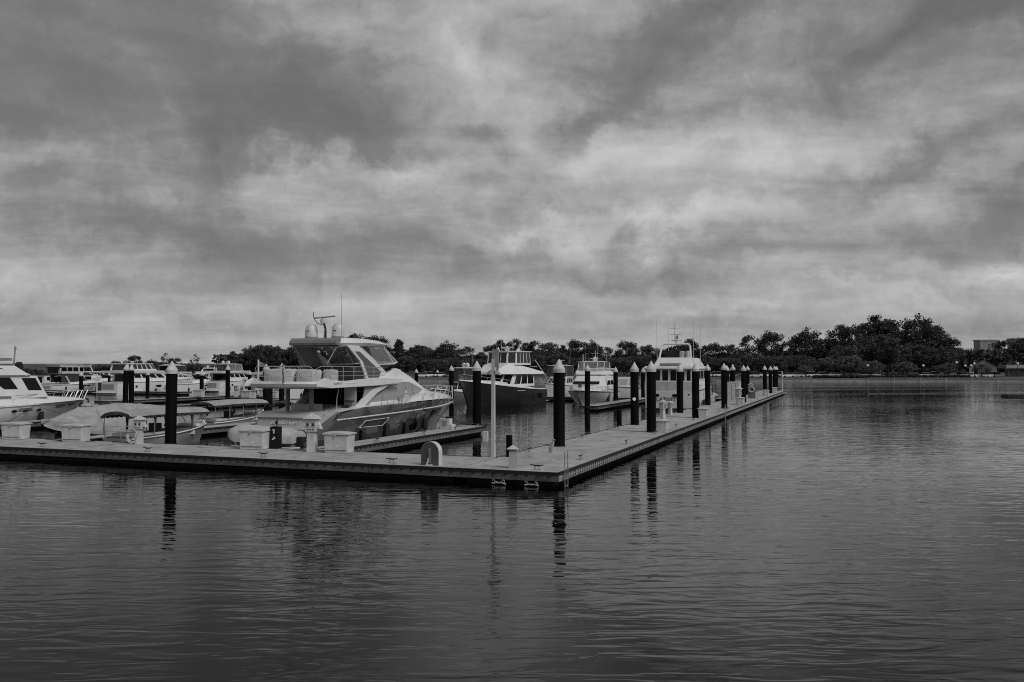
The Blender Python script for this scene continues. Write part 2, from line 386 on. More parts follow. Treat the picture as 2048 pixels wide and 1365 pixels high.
for px, yt, Y, lab in [(404, 742, 118, 'small far piling standing before the bow of a white cruiser, left'), (163, 744, 125, 'small far piling before the canvas-topped cruiser at far left'),
      (219, 745, 175, 'tiny far piling among the white boats left of the pair of pilings'), (296, 742, 126, 'small far piling in front of the pilothouse yacht'),
      (500, 741, 124, 'small far piling left of the big yacht, right of the domes'), (564, 727, 84, 'black piling with its white cap showing behind the stern rail of the big yacht'),
      (833, 738, 132, 'small lone far piling above the foredeck of the big yacht'), (903, 731, 98, 'black piling behind the bow rail of the big yacht'),
      (910, 741, 134, 'thin far piling just right of the one behind the bow rail'), (922, 735, 110, 'dark-capped piling in front of the small trawler canopy'),
      (1231, 734, 101, 'slim black piling right of the white flybridge cruiser'), (1286, 735, 108, 'piling cap peeping out between two tall pilings at the white stern'),
      (1462, 735, 150, 'thin far piling above the white storage cabinet'), (541, 738, 96, 'black piling behind the covered seats of the big yacht')]:
    pile_px(px, yt, Y, lab)
def stub(u, v, h, r, lab):
    o = MB().lathe([(r, -.8), (r, h - .02), (r - .03, h)], n=14).build('mooring_post', pile_m); o.location = P(u, v)
    tag(o, lab, 'post', 'short mooring posts')
stub(25.4, 4.25, 1.55, .16, 'short black post at the inner edge of the right dock arm')
stub(4.35, 3.55, 1.42, .13, 'short grey ringed post behind the white bollard at the dock corner')
stub(20.8, 14.3, 1.1, .16, 'short black post at the tip of the yacht finger pier')
# ================================================================ DOCK FURNITURE
def dockbox(w=1.15, d=.75, h=.78):
    t = thing('dock_box', 'x', 'dock box')
    MB().frus([(-w/2+.04, -d/2+.04, 0), (w/2-.04, -d/2+.04, 0), (w/2-.04, d/2-.04, 0), (-w/2+.04, d/2-.04, 0)],
              [(-w/2, -d/2, h), (w/2, -d/2, h), (w/2, d/2, h), (-w/2, d/2, h)]).build('body', boxw, t, bevel=.03)
    l = MB(); e = .05
    rows = []
    for i in range(7):
        x = -w/2 - e + (w + 2*e) * i / 6; zt = h + .07 + .05 * sin(pi * i / 6)
        rows.append([(x, -d/2 - e, h), (x, -d/2 - e, zt - .02), (x, 0, zt + .02), (x, d/2 + e, zt - .02), (x, d/2 + e, h)])
    l.loft(rows); l.build('lid', offwhite, t, bevel=.01)
    for x in (-.32, .32): MB().box(x - .07, x + .07, d/2 + .01, d/2 + .06, h - .08, h + .02).build('hinge', alu, t)
    MB().box(-w/2 + .12, w/2 - .12, -d/2 + .012, -d/2 + .03, .12, .14).build('seam', joint_m, t)
    MB().box(-.05, .05, -d/2 - .075, -d/2 - .052, h - .06, h + .03).build('latch', steel, t)
    return t
b0 = index(dockbox()); BG = 'white dock boxes'
BX = [(3.35, 30.7, -78, 1, 'white dock box farthest left on the left arm, under the white yacht'), (3.35, 26.5, -78, 1, 'white dock box on the left arm just right of the covered boat bow'),
      (3.4, 15.6, -80, 1.05, 'white dock box in front of the covered tender'), (3.35, 11.1, -82, 1.0, 'white dock box right of the pedestal, by the big yacht stern'),
      (20.6, .45, 0, .82, 'nearest white dock box on the right arm, at the foot of a tall piling'), (35.6, .45, 0, .85, 'second white dock box of the right arm'),
      (60.2, .5, 0, .85, 'third white dock box of the right arm, below the storage cabinet'), (90.5, .6, 0, .9, 'fourth dock box of the right arm, small and far'), (106.4, .7, 0, .9, 'farthest dock box near the end of the right arm')]
for i, (u, v, a, s, lab) in enumerate(BX):
    o = b0 if i == 0 else copy_tree(b0, (0, 0, 0), 0, lab)
    o.location = P(u, v, DZ); o.rotation_euler = (0, 0, ROT + radians(a)); o.scale = (s, s, s * R.uniform(.97, 1.03)); o['label'] = lab; o['group'] = BG
for px, py, lab, s in [(399, 795, 'white dock box on the distant finger pier, left of the pedestal', 1.1), (495, 797, 'white dock box on the distant finger pier right of the pedestal', 1.1), (531, 795, 'distant white dock box seen under the flybridge overhang', 1.2), (548, 795, 'distant white dock box seen between dark pilings under the overhang', .9)]:
    r = ((px - CX) / F_PX, 1); Y = (CAM_Z - DZ) * F_PX / (py - 738)
    c_ = copy_tree(b0, at(px, Y, DZ), ROT - 1.4, lab, group=BG); c_.scale = (s,) * 3
def pedestal():
    t = thing('power_pedestal', 'x', 'power pedestal')
    MB().frus([(-.16, -.16, 0), (.16, -.16, 0), (.16, .16, 0), (-.16, .16, 0)], [(-.14, -.14, .72), (.14, -.14, .72), (.14, .14, .72), (-.14, .14, .72)]).build('column', boxw, t, bevel=.01)
    MB().box(-.21, .21, -.19, .19, .721, 1.19).build('head', offwhite, t, bevel=.02)
    MB().frus([(-.29, -.27, 1.192), (.29, -.27, 1.192), (.29, .27, 1.192), (-.29, .27, 1.192)], [(-.03, -.03, 1.38), (.03, -.03, 1.38), (.03, .03, 1.38), (-.03, .03, 1.38)]).build('cap', cap_m, t)
    for x in (-.1, .1):
        q = MB().box(x - .06, x + .06, -.205, -.191, .9, 1.07).build('socket', alu, t); MB().box(x - .03, x + .03, -.212, -.206, .94, 1.03).build('cover', black, q)
    MB().frus([(-.2 + .42, -.12, .86), (.36, -.12, .82), (.36, .12, .82), (.22, .12, .86)], [(.211, -.12, 1.06), (.24, -.12, 1.06), (.24, .12, 1.06), (.211, .12, 1.06)]).build('meter_hood', offwhite, t)
    for x in (-.1, .0, .1): MB().box(x - .03, x + .03, -.206, -.192, .8, .84).build('label_plate', joint_m, t)
    return t
q0 = index(pedestal()); QG = 'white power pedestals on the docks'
for i, (u, v, a, s, lab) in enumerate([(3.3, 21.5 + .85, -70, 1.0, 'white power pedestal with a coiled hose, left of the tall piling'), (3.2, 12.4, -75, 1.22, 'white power pedestal behind the covered tender, left of a dock box'),
      (33.4, 3.05, -20, 1.0, 'white power pedestal standing before the lettered white stern'), (38.6, 3.5, -20, .8, 'small white pedestal right of the bigger one at the white stern'),
      (62.5, 1.0, -20, 1.3, 'white pedestal behind the third dock box of the right arm'), (94.3, 3.0, -20, 1.2, 'far white pedestal between two pilings near the end of the right arm')]):
    o = q0 if i == 0 else copy_tree(q0, (0, 0, 0), 0, lab)
    o.location = P(u, v, DZ); o.rotation_euler = (0, 0, ROT + radians(a)); o.scale = (s,) * 3; o['label'] = lab; o['group'] = QG
for px, py, lab in [(473, 794, 'distant white pedestal standing alone on the far finger pier'), (509, 797, 'distant white pedestal beside the boxes under the overhang'), (555, 794, 'distant white pedestal right of the far boxes, under the overhang')]:
    Y = (CAM_Z - DZ) * F_PX / (py - 738); c_ = copy_tree(q0, at(px, Y, DZ), ROT - 1.3, lab, group=QG); c_.scale = (1.2,) * 3
# hose hanging on the first pedestal
h = MB()
for k, rr in enumerate((.20, .23, .26)):
    h.tube([(rr * cos(a_) , -.03 * k, .42 + rr * 1.35 * sin(a_)) for a_ in [2 * pi * i / 18 for i in range(19)]], .016, 5)
h.tube([(.2, 0, .42), (.3, -.1, .15), (.5, -.3, .03), (.9, -.2, .03), (1.3, -.45, .03), (1.1, -.8, .03)], .016, 5)
o = h.build('garden_hose', offwhite); o.location = P(2.98, 22.45, DZ); o.rotation_euler = (0, 0, ROT - pi / 2 + .3)
tag(o, 'pale coiled hose hanging on the pedestal left of the tall piling', 'hose')
# cleats
def cleat():
    t = thing('cleat', 'x', 'cleat')
    MB().tube([(-.26, 0, .19), (-.12, 0, .165), (0, 0, .16), (.12, 0, .165), (.26, 0, .19)], [.014, .024, .028, .024, .014], 8).build('horn', black, t)
    m = MB()
    for s in (-1, 1): m.tube([(s * .06, 0, .15), (s * .10, 0, .02)], .022, 6)
    m.box(-.14, .14, -.05, .05, 0, .02); m.build('base', alu, t); return t
c0 = index(cleat()); n_ = 0
LA = ['first', 'second', 'third', 'fourth', 'fifth', 'sixth', 'seventh', 'eighth', 'ninth', 'tenth', 'eleventh', 'twelfth']
def put(o, u, v, a, lab):
    o.location = P(u, v, DZ + .002); o.rotation_euler = (0, 0, ROT + radians(a)); o['label'] = lab; o['group'] = 'black mooring cleats'
for i, (v, u) in enumerate([(.95, .5), (6.9, .5), (12.9, .5), (19.1, .55), (25.5, .6), (32, .6)]):
    put(c0 if i == 0 else copy_tree(c0, (0, 0, 0), 0, ''), u, v, 90, 'black horn cleat on the front edge of the left arm, %s from the dock corner' % LA[i])
for i, u in enumerate([4.4, 12.0, 18.6, 25, 31.5, 37.5, 44, 50.5, 57, 63.5, 70, 77]):
    put(copy_tree(c0, (0, 0, 0), 0, ''), u, .5, 0, 'black cleat on the outer edge of the right arm, %s from the dock corner' % LA[i])
for i, (u, v, a) in enumerate([(6.6, 3.5, 0), (3.5, 6.6, 90), (14.6, 3.5, 0), (22.3, 3.5, 0)]):
    put(copy_tree(c0, (0, 0, 0), 0, ''), u, v, a, ['black cleat on the inner dock edge left of the biggest piling', 'dark cleat at the inner edge of the left arm, left of the light pole', 'black cleat on the inner edge of the right arm, right of the biggest piling', 'black cleat on the inner dock edge left of the short black post'][i])
for i, (u, v) in enumerate([(8.5, 12.25), (13.5, 12.25), (17.5, 12.25), (20.9, 12.25)]):
    put(copy_tree(c0, (0, 0, 0), 0, ''), u, v, 0, 'black cleat on the yacht finger pier, %s from the dock' % LA[i])
# tall light pole with cabinet
t = thing('light_pole', 'tall pale light pole with a grey sign board and a strapped-on cabinet', 'light pole', P(3.95, 4.1, DZ), ROT)
MB().frus([(-.075, -.075, 0), (.075, -.075, 0), (.075, .075, 0), (-.075, .075, 0)], [(-.06, -.06, 4.05), (.06, -.06, 4.05), (.06, .06, 4.05), (-.06, .06, 4.05)]).build('pole', mat('weathered_pole', .46, .7, streak=(1, 1, .2)), t)
for s in (-1, 1):
    MB().frus([(.09, s * .1, 3.52), (-.09, s * .1, 3.52), (-.09, s * .32, 3.38), (.09, s * .32, 3.38)], [(.09, s * .1, 3.6), (-.09, s * .1, 3.6), (-.09, s * .32, 3.46), (.09, s * .32, 3.46)]).build('lamp_arm', offwhite, t)
m = MB(); m.box(-.03, .03, -.24, .05, 3.7, 4.44); m.build('sign_board', alu, t); MB().box(-.04, .04, -.22, -.14, 3.5, 3.7).build('bracket', alu, t)
MB().box(-.12, .12, .2, .44, .62, 1.06).build('cabinet', offwhite, t, bevel=.02)
m = MB(); m.box(-.02, .02, -.12, .45, .66, .69); m.box(-.02, .02, -.12, .45, 1.02, 1.05); m.build('strap', alu, t)
# white bollard light
t = thing('bollard_light', 'white square bollard with a hipped cap near the dock corner', 'bollard', P(.75, 1.98, DZ), ROT + .35)
MB().frus([(-.15, -.15, 0), (.15, -.15, 0), (.15, .15, 0), (-.15, .15, 0)], [(-.14, -.14, .66), (.14, -.14, .66), (.14, .14, .66), (-.14, .14, .66)]).build('column', mat('bollard_grey', .3, .6), t)
MB().box(-.13, .13, -.13, .13, .662, .70).build('neck', joint_m, t)
MB().frus([(-.22, -.22, .702), (.22, -.22, .702), (.22, .22, .702), (-.22, .22, .702)], [(-.02, -.02, .84), (.02, -.02, .84), (.02, .02, .84), (-.02, .02, .84)]).build('cap', cap_m, t)
# round-topped hose cabinet
t = thing('hose_cabinet', 'grey round-topped hose cabinet standing on the front edge of the left arm', 'cabinet', P(.5, 5.2, DZ), ROT - pi / 2 - .06)
def arch(w, h0, y, n=14): return [(-w, y, 0), (w, y, 0)] + [(w * cos(pi * i / n), y, h0 + w * sin(pi * i / n)) for i in range(n + 1)]
m = MB(); A = arch(.39, .50, -.10); Bk = arch(.39, .50, .17); m.frus(A, Bk); m.build('body', offwhite, t)
m = MB(); m.frus(arch(.378, .50, -.108), arch(.378, .50, -.101)); m.build('front_panel', mat('cabinet_grey', .075, .5), t)
MB().box(-.06, .06, -.125, -.105, .10, .64).build('handle_plate', stripe, t); MB().box(-.03, .0, -.15, -.126, .2, .6).build('handle', alu, t)
m = MB(); m.box(-.15, .12, -.2, -.106, .0, .04); m.tube([(-.1, -.15, .04), (-.03, -.15, .26)], .035, 6); m.build('nozzle', offwhite, t)
# black stand with pictograms and a small ornament
t = thing('equipment_stand', 'black box stand with two white pictograms and a bird ornament on top', 'stand', P(3.9, 14.85, DZ), ROT - pi / 2 + .15)
MB().box(-.2, .2, -.2, .2, 0, 1.0).build('body', mat('stand_black', .006, .5, spec=.2), t, bevel=.01)
m = MB(); m.box(-.07, .07, -.206, -.202, .84, .88); m.box(-.02, .035, -.206, -.202, .70, .84); m.box(-.08, .02, -.206, -.202, .42, .47); m.box(0, .05, -.206, -.202, .45, .56); m.box(.06, .09, -.206, -.202, .47, .5); m.build('pictogram', inkl, t)
m = MB(); m.tube([(0.05, 0, 1.0), (.05, 0, 1.4)], .02, 6); m.ball((.02, 0, 1.18), .09, .06, .07); m.ball((.06, 0, 1.27), .035, .035, .05); m.build('ornament', black, t)
# heron-like bird on the dock edge
t = thing('gull', 'grey long-bodied bird standing at the foot of the biggest piling by the ladder rail', 'bird', P(6.4, 2.35, DZ), ROT)
m = MB(); m.tube([(-.05, .12, .05), (-.03, .08, .18), (0, .02, .36), (.02, -.02, .48), (.02, -.02, .54)], [.05, .085, .08, .05, .035], 10); m.ball((.02, -.03, .58), .045, .055, .045); m.tube([(.02, -.07, .58), (.02, -.15, .56)], [.015, .004], 6)
m.tube([(-.02, .06, .0), (-.02, .05, .12)], .01, 5); m.tube([(.04, .06, .0), (.03, .05, .12)], .01, 5); m.build('body', mat('feathers', .25, .8), t)
# white utility box and coiled lines on the finger beside the big yacht
t = thing('utility_box', 'white stepped utility box on the finger pier under the big yacht bow', 'utility box', P(18.2, 13.1, DZ), ROT - pi / 2)
MB().box(-.4, .25, -.25, .25, 0, .62).build('body', boxw, t, bevel=.02); MB().box(.251, .45, -.25, .25, 0, .3).build('step', boxw, t, bevel=.02); MB().box(-.2, .08, -.262, -.252, .2, .5).build('panel', panel_m, t)
def coil(u, v, lab):
    m = MB(); pts = []
    for i in range(70): a_ = i * .42; r_ = .10 + .0032 * i; pts.append((r_ * cos(a_), r_ * sin(a_), .02 + .012 * (i % 9) / 9))
    m.tube(pts, .018, 5); o = m.build('rope_coil', mat('rope', .3, .9)); o.location = P(u, v, DZ); tag(o, lab, 'rope coil', 'coiled lines lying on the docks')
coil(20.6, 13.2, 'coiled line at the very tip of the yacht finger pier'); coil(9.2, 12.5, 'coiled line on the finger pier by the big yacht stern quarter'); coil(3.3, 18.4, 'coiled line on the left arm between the raft and the pedestal with a hose')
for a_, b_, lab in (((3.2, 12.6), (7.2, 13.3), 'power cable snaking from the pedestal to the big yacht'), ((3.4, 22.3), (3.75, 24.6), 'power cable lying beside the pedestal with a hose'), ((3.4, 28.6), (3.6, 25.6), 'thin cable lying between the two leftmost dock boxes')):
    p_ = [P(a_[0] + (b_[0] - a_[0]) * f + .12 * sin(f * 13), a_[1] + (b_[1] - a_[1]) * f + .1 * sin(f * 9 + 1), DZ + .02) for f in [i / 16 for i in range(17)]]
    tag(MB().tube(p_, .016, 5).build('power_cable', black), lab, 'cable')
# ladders
def ladder(u, v, lab, s=1):
    t = thing('dock_ladder', lab, 'ladder', P(u, v, 0), ROT, 'boarding ladders on the dock')
    m = MB()
    for x in (-.17, .17): m.tube([(x, -.12, -.5), (x, -.12, 1.22 * s)], .018, 6)
    m.build('rail', alu, t); m = MB()
    for z in (-.3, .0, .25): m.tube([(-.17, -.12, z), (.17, -.12, z)], .018, 6)
    m.build('rung', alu, t)
ladder(.55, -.02, 'grey boarding ladder right at the dock corner')
ladder(43.2, -.02, 'white ladder hanging over the outer edge half way along the right arm')
for i, v in enumerate((2.2, .95)):
    t = thing('mooring_bracket', ['pale encrusted mooring bracket at the waterline under the white bollard', 'pale encrusted mooring bracket at the waterline nearest the dock corner'][i], 'bracket', P(-.07, v, .02), ROT + pi / 2, 'brackets at the waterline')
    m = MB(); m.tube([(-.26, 0, .02), (-.1, 0, .05), (.1, 0, .05), (.26, 0, .02)], .03, 7)
    for x in (-.2, .18): m.tube([(x, 0, .04), (x - .02, 0, .13), (x + .04, 0, .17), (x + .07, 0, .12)], .018, 6)
    for k in range(9): m.ball((R.uniform(-.26, .26), R.uniform(-.03, .03), R.uniform(.02, .09)), .03, .03, .022, 6, 4)
    m.build('bracket', mat('encrusted', .3, .8, var=.4, scale=9), t)
# storage cabinet, life ring, bench and end pole on the right arm
t = thing('storage_cabinet', 'tall white double storage cabinet on the right arm', 'cabinet', P(74.5, 3.0, DZ), ROT)
MB().box(-1.6, 1.6, -.95, .75, 0, 2.0).build('body', boxw, t, bevel=.02); m = MB(); m.box(-1.62, 1.62, -1.0, .8, 2.002, 2.1); m.build('lid', offwhite, t)
m = MB(); [m.box(-1.615, -1.602, y - .01, y + .01, .05, 1.95) for y in (-.5, 0, .4)]; m.build('door_seam', joint_m, t)
t = thing('life_ring_stand', 'life ring on a white stand near the middle of the right arm', 'life ring', P(79.5, 1.4, DZ), ROT - pi / 2)
m = MB(); m.tube([(.32 * cos(a_), -.08, 1.1 + .32 * sin(a_)) for a_ in [2 * pi * i / 16 for i in range(17)]], .07, 8); m.build('ring', offwhite, t); MB().box(-.45, .45, -.02, .05, 0, 1.55).build('board', mat('board_grey', .12), t)
t = thing('step_box', 'low white dock step standing beside the boxy yacht', 'steps', P(49.2, 3.3, DZ), ROT); m = MB(); m.box(-.7, .7, -.35, .35, .15, .28); m.build('tread', offwhite, t); m = MB(); m.box(-.6, -.5, -.3, .3, 0, .149); m.box(.5, .6, -.3, .3, 0, .149); m.build('leg', alu, t)
t = thing('flag_pole', 'thin white pole at the far end of the right arm', 'pole', P(119.3, .5, 0), ROT); MB().tube([(0, 0, .4), (0, 0, 3.6)], .09, 8).build('pole', offwhite, t); MB().ball((0, 0, 3.62), .12, .12, .12, 8, 6).build('finial', white, t)
# small notice on a piling
o = MB().lathe([(.11, 0), (.11, .01)], n=16).build('round_notice', inkl); o.location = P(25.82, 3.36, 2.2); o.rotation_euler = (pi / 2, 0, 0); tag(o, 'small round white notice on a black piling', 'notice')
# floating platform at right
t = thing('swim_float', 'low dark floating platform with a ladder hoop at the right edge of the photo', 'float', (77.0, 122.5, 0), radians(-14))
MB().box(-5.5, 9, -1.6, 1.6, -.1, .42).build('deck', mat('wet_timber', .015, .7, var=.4), t); m = MB()
for x in (-.6 + 2.2, .6 + 2.2): m.tube([(x, -1.5, .28), (x, -1.5, 1.7), (x + (.3 if x < 2 else -.3), -1.5, 1.9)], .035, 6)
m.tube([(1.9, -1.5, 1.9), (2.5, -1.5, 1.9)], .035, 6); m.build('ladder_hoop', alu, t)
# ================================================================ THE BIG YACHT
def section(ud, uw, hd, hw, zd, zr, keel=-.5, dk=None):
    pts = []
    def pt(z, h):
        f = max(0, (z)) / zd; return (uw + (ud - uw) * f, h, z)
    zr = min(zr, zd * .86)
    half = [(uw, hw * .25, keel), (uw, hw * .8, keel * .5), (uw, hw, 0.0), pt(zd * .42, hw + (hd - hw) * .52), pt(zr - .03, hw + (hd - hw) * .97), pt(zr + .03, hd), pt(zd, hd * .985)]
    return half + [(x, -y, z) for x, y, z in half[::-1]]
YO = (4.6, 0, 0)
Y = thing('motor_yacht', 'big flybridge motor yacht with grey metallic hull, white superstructure and a lettered transom', 'yacht', P(4.6, 16.3), ROT)
def zrail(u): return 1.62 + .3 * (u - 7.7) / 17.8
ST = [(5.35, 5.35, 1.95, 1.85, .66), (6.2, 6.2, 2.08, 1.98, .98), (7.2, 7.2, 2.2, 2.05, 1.5), (8.3, 8.3, 2.28, 2.1, 1.92), (10, 10, 2.33, 2.12, 2.15), (13, 12.9, 2.38, 2.12, 2.2), (16, 15.6, 2.32, 1.95, 2.2),
      (18.5, 17.6, 2.15, 1.6, 2.2), (20.5, 19.2, 1.85, 1.15, 2.2), (22.5, 20.7, 1.35, .65, 2.15), (24.2, 21.8, .75, .26, 2.08), (25.5, 22.5, .08, .03, 1.98)]
MB(YO).loft([section(*s, zrail(s[0])) for s in ST]).build('hull', greyhull, Y)
def interp(tab, x, k):
    for a, b in zip(tab, tab[1:]):
        if x <= b[0] or b is tab[-1]: f = (x - a[0]) / (b[0] - a[0]); return a[k] + (b[k] - a[k]) * f
def hside(u, z):                                          # half-breadth of the hull skin
    uu = u
    for _ in range(4):
        zd = interp(ST, uu, 4); f = z / zd; off = (interp(ST, uu, 0) - interp(ST, uu, 1)) * (1 - f); uu = u + off
    hd, hw = interp(ST, uu, 2), interp(ST, uu, 3); zr = min(zrail(uu), zd * .86)
    ks = [(0, hw), (zd * .42, hw + (hd - hw) * .52), (zr, hd), (zd, hd * .985)]
    for (z0, h0), (z1, h1) in zip(ks, ks[1:]):
        if z <= z1: return h0 + (h1 - h0) * (z - z0) / max(z1 - z0, .01)
    return hd
def skin(poly_rows, fn, off, m, name, parent, sides=(-1, 1)):
    for s in sides:
        b = MB(YO)
        A = [[(u, s * (fn(u, z0 + (z1 - z0) * k / 3) + off), z0 + (z1 - z0) * k / 3) for k in range(4)] for u, z0, z1 in poly_rows]
        b.loft(A, closed=False, cap=False); o = b.build(name, m, parent)
for s in (-1, 1):
    MB(YO).tube([(u, s * (hside(u, zrail(u)) + .025), zrail(u)) for u in [7.7 + .9 * i for i in range(20)] + [25.45]], .04, 6).build('rub_rail', white, Y)
skin([(9.7, 1.12, 1.14), (10.2, 1.10, 1.42), (11.4, 1.08, 1.44), (12.1, 1.1, 1.46), (12.6, 1.46, 1.47)], hside, .012, smoke, 'hull_window', Y)
for s in (-1, 1):
    q = [(9.7, 1.12), (10.25, 1.43), (12.65, 1.48), (12.05, 1.09), (9.7, 1.12)]
    MB(YO).tube([(u, s * (hside(u, z) + .02), z) for u, z in q], .018, 5).build('window_trim', white, Y)
skin([(14.95, .62, 1.3), (15.7, .6, 1.28), (16.5, .58, 1.25)], hside, .012, glass, 'hull_window', Y)
skin([(18.2, 1.5, 1.52), (18.7, 1.28, 1.6), (20.0, 1.3, 1.66), (20.7, 1.66, 1.68)], hside, .014, glass, 'hull_window', Y)
for s in (-1, 1):
    w = hside(13.8, 1.1); MB(YO).tube([(13.8, s * (w - .02), 1.1), (13.8, s * (w + .03), 1.1)], .13, 14).build('porthole', steel, Y)
    MB(YO).tube([(13.8, s * (w), 1.1), (13.8, s * (w + .035), 1.1)], .09, 14).build('porthole_glass', glass, Y)
# white foredeck and side deck
FD = [(8.6, 1.9, 1.93, 2.0), (10, 2.2, 2.15, 2.2), (13, 2.25, 2.2, 2.26), (15.2, 2.2, 2.22, 2.32), (16.5, 2.12, 2.25, 2.6), (18, 2.0, 2.25, 2.72), (20, 1.75, 2.25, 2.72), (22, 1.3, 2.22, 2.62), (23.6, .8, 2.15, 2.45), (24.9, .25, 2.05, 2.2)]
MB(YO).loft([[(u, -w, z0), (u, -w * .93, z0 + (z1 - z0) * .75), (u, -w * .6, z1), (u, w * .6, z1), (u, w * .93, z0 + (z1 - z0) * .75), (u, w, z0)] for u, w, z0, z1 in FD]).build('foredeck', white, Y)
# cabin
CB = [(11.25, 1.82, 1.62, 3.24, 1.5, 3.3), (12.5, 1.88, 1.64, 3.32, 1.4, 3.5), (14, 1.88, 1.6, 3.42, 1.25, 3.86), (15.4, 1.84, 1.52, 3.50, 1.1, 4.1), (16.6, 1.76, 1.4, 3.46, .95, 4.06), (18, 1.62, 1.2, 3.26, .8, 3.72), (19.4, 1.36, .95, 2.98, .62, 3.28), (20.8, 1.0, .62, 2.75, .38, 2.86), (21.8, .6, .3, 2.6, .15, 2.62)]
def csec(u, wb, ws, zs, wr, zr): return [(u, -wb, 2.1), (u, -ws, zs), (u, -wr, zr - .05), (u, -wr * .5, zr), (u, wr * .5, zr), (u, wr, zr - .05), (u, ws, zs), (u, wb, 2.1)]
MB(YO).loft([csec(*c_) for c_ in CB]).build('cabin', white, Y, smooth=50)
def cside(u, z):
    u = min(max(u, 11.25), 21.7); wb, ws, zs = interp(CB, u, 1), interp(CB, u, 2), interp(CB, u, 3); return wb + (ws - wb) * (z - 2.1) / (zs - 2.1)
skin([(11.0, 2.36, 2.46), (11.6, 2.37, 2.76), (12.4, 2.38, 3.0), (13.3, 2.4, 3.18), (14.4, 2.42, 3.33), (15.6, 2.45, 3.40), (16.6, 2.5, 3.38), (17.5, 2.62, 3.22), (18.4, 2.78, 3.02), (18.9, 2.86, 2.9)], cside, .02, panel_m, 'side_window', Y)
for s in (-1, 1):
    j = MB(YO)
    for u, z0, z1 in ((12.9, 2.4, 3.1), (15.9, 2.48, 3.38), (16.9, 2.56, 3.3)): j.tube([(u, s * (cside(u, z0) + .024), z0), (u, s * (cside(u, z1) + .024), z1)], .010, 4)
    j.build('window_mullion', joint_m, Y)
    pts = [(9.3, 1.95), (10.1, 1.95), (10.9, 2.3), (12.0, 2.85), (13.2, 3.22), (12.6, 3.28), (11.6, 3.05), (10.5, 2.55), (9.9, 2.2)]
    MB(YO).plate([(u, s * 2.0, z) for u, z in pts], (0, -s * .14, 0)).build('side_wing', white, Y, bevel=.01)
    MB(YO).plate([(u, s * 1.93, z) for u, z in [(10.4, 2.15), (11.2, 2.15), (12.4, 3.2), (10.9, 3.2)]], (0, -s * .04, 0)).build('side_screen', panel_m, Y)
MB(YO).plate([(11.2, -1.6, 2.0), (11.2, 1.6, 2.0), (11.2, 1.55, 3.2), (11.2, -1.55, 3.2)], (-.02, 0, 0)).build('salon_door', mat('salon_glass', .003, .5, spec=.05), Y)
MB(YO).box(8.4, 11.15, -1.95, 1.95, 1.86, 1.95).build('cockpit_sole', alu, Y)
m = MB(YO)
for k in range(5): m.box(9.2 + .3 * k, 9.55 + .3 * k, -1.75, -1.25, 1.95 + .25 * k, 2.0 + .25 * k)
m.build('stair', black, Y); MB(YO).plate([(10.05, -1.85, 1.95), (10.05, -1.15, 1.95), (10.05, -1.15, 3.2), (10.05, -1.85, 3.2)], (.06, 0, 0)).build('stair_panel', offwhite, Y)
MB(YO).box(8.8, 8.86, -.6, 1.3, 1.95, 2.35).build('sofa_back', offwhite, Y, bevel=.02)
for w in (-.45, 1.0): MB(YO).box(8.0, 8.22, w - .06, w + .06, 1.95, 3.25).build('pillar', stripe, Y)
m = MB(YO); m.tube([(9.3, -1.3, 3.2), (9.1, -1.3, 2.6), (9.1, -1.3, 1.95)], .03, 6); m.build('handrail', steel, Y)
# transom with name, platform
m = MB(YO); m.loft([[(6.3, w * .97, .6), (6.6, w, 1.2), (6.72, w, 1.66), (6.62, w, 1.76), (6.72, w, 1.92), (7.1, w, 2.02), (8.6, w, 2.02), (8.6, w, .6)] for w in (-1.75, -1.2, 0, 1.2, 1.75)]); m.build('transom', mat('transom_gelcoat', .40, .35, var=.06), Y)
text('equilibrium', .30, face((6.655 - 4.6, .15, 1.50), (0, -1, 0), (.26, 0, 1)), inkl, Y, 'name_lettering', shear=.25, sx=1.15, ext=.006)
text('equilibrium', .30, face((6.672 - 4.6, .11, 1.462), (0, -1, 0), (.26, 0, 1)), ink, Y, 'name_shadow', shear=.25, sx=1.15)
MB(YO).frus([(4.7, -1.7, .30), (6.7, -1.95, .30), (6.7, 1.95, .30), (4.7, 1.7, .30)], [(4.6, -1.75, .48), (6.7, -2.0, .48), (6.7, 2.0, .48), (4.6, 1.75, .48)]).build('swim_platform', offwhite, Y, bevel=.03)
for s in (-1, 1): MB(YO).tube([(5.6, s * 1.85, .7), (6.2, s * 1.92, 1.2), (6.9, s * 1.95, 1.95), (7.3, s * 1.95, 2.12)], .025, 6).build('stern_rail', steel, Y)
# flybridge deck
FO = [(6.05, 1.55), (6.3, 1.95), (7.0, 2.12), (9, 2.16), (11, 2.12), (13, 1.98), (14.8, 1.72), (16.4, 1.2)]
def ring(o, z, ins): 
    a = [(u + (ins if i < 2 else 0), -(w - ins), z) for i, (u, w) in enumerate(o)]; return a + [(u, -w, zz_) for u, w, zz_ in a[::-1]]
MB(YO).loft([ring(FO, 3.2, .22), ring(FO, 3.28, .05), ring(FO, 3.42, 0), ring(FO, 3.53, .06)]).build('flybridge_deck', white, Y)
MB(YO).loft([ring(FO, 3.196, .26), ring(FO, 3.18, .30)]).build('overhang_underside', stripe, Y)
for s in (-1, 1):
    MB(YO).plate([(u, s * 2.14, z) for u, z in [(6.1, 3.3), (6.25, 3.56), (6.75, 3.72), (7.1, 3.66), (7.7, 3.48), (10, 3.62), (12.6, 3.66), (14.6, 3.58), (14.6, 3.4), (12, 3.26), (7.4, 3.2)]], (0, -s * .06, 0)).build('flybridge_coaming', white, Y, bevel=.01)
text('AZIMUT', .15, face((7.9 - 4.6, -2.146, 3.42), (1, 0, 0)), mat('lettering_grey', .12, .5), Y, 'brand_lettering', sx=1.3)
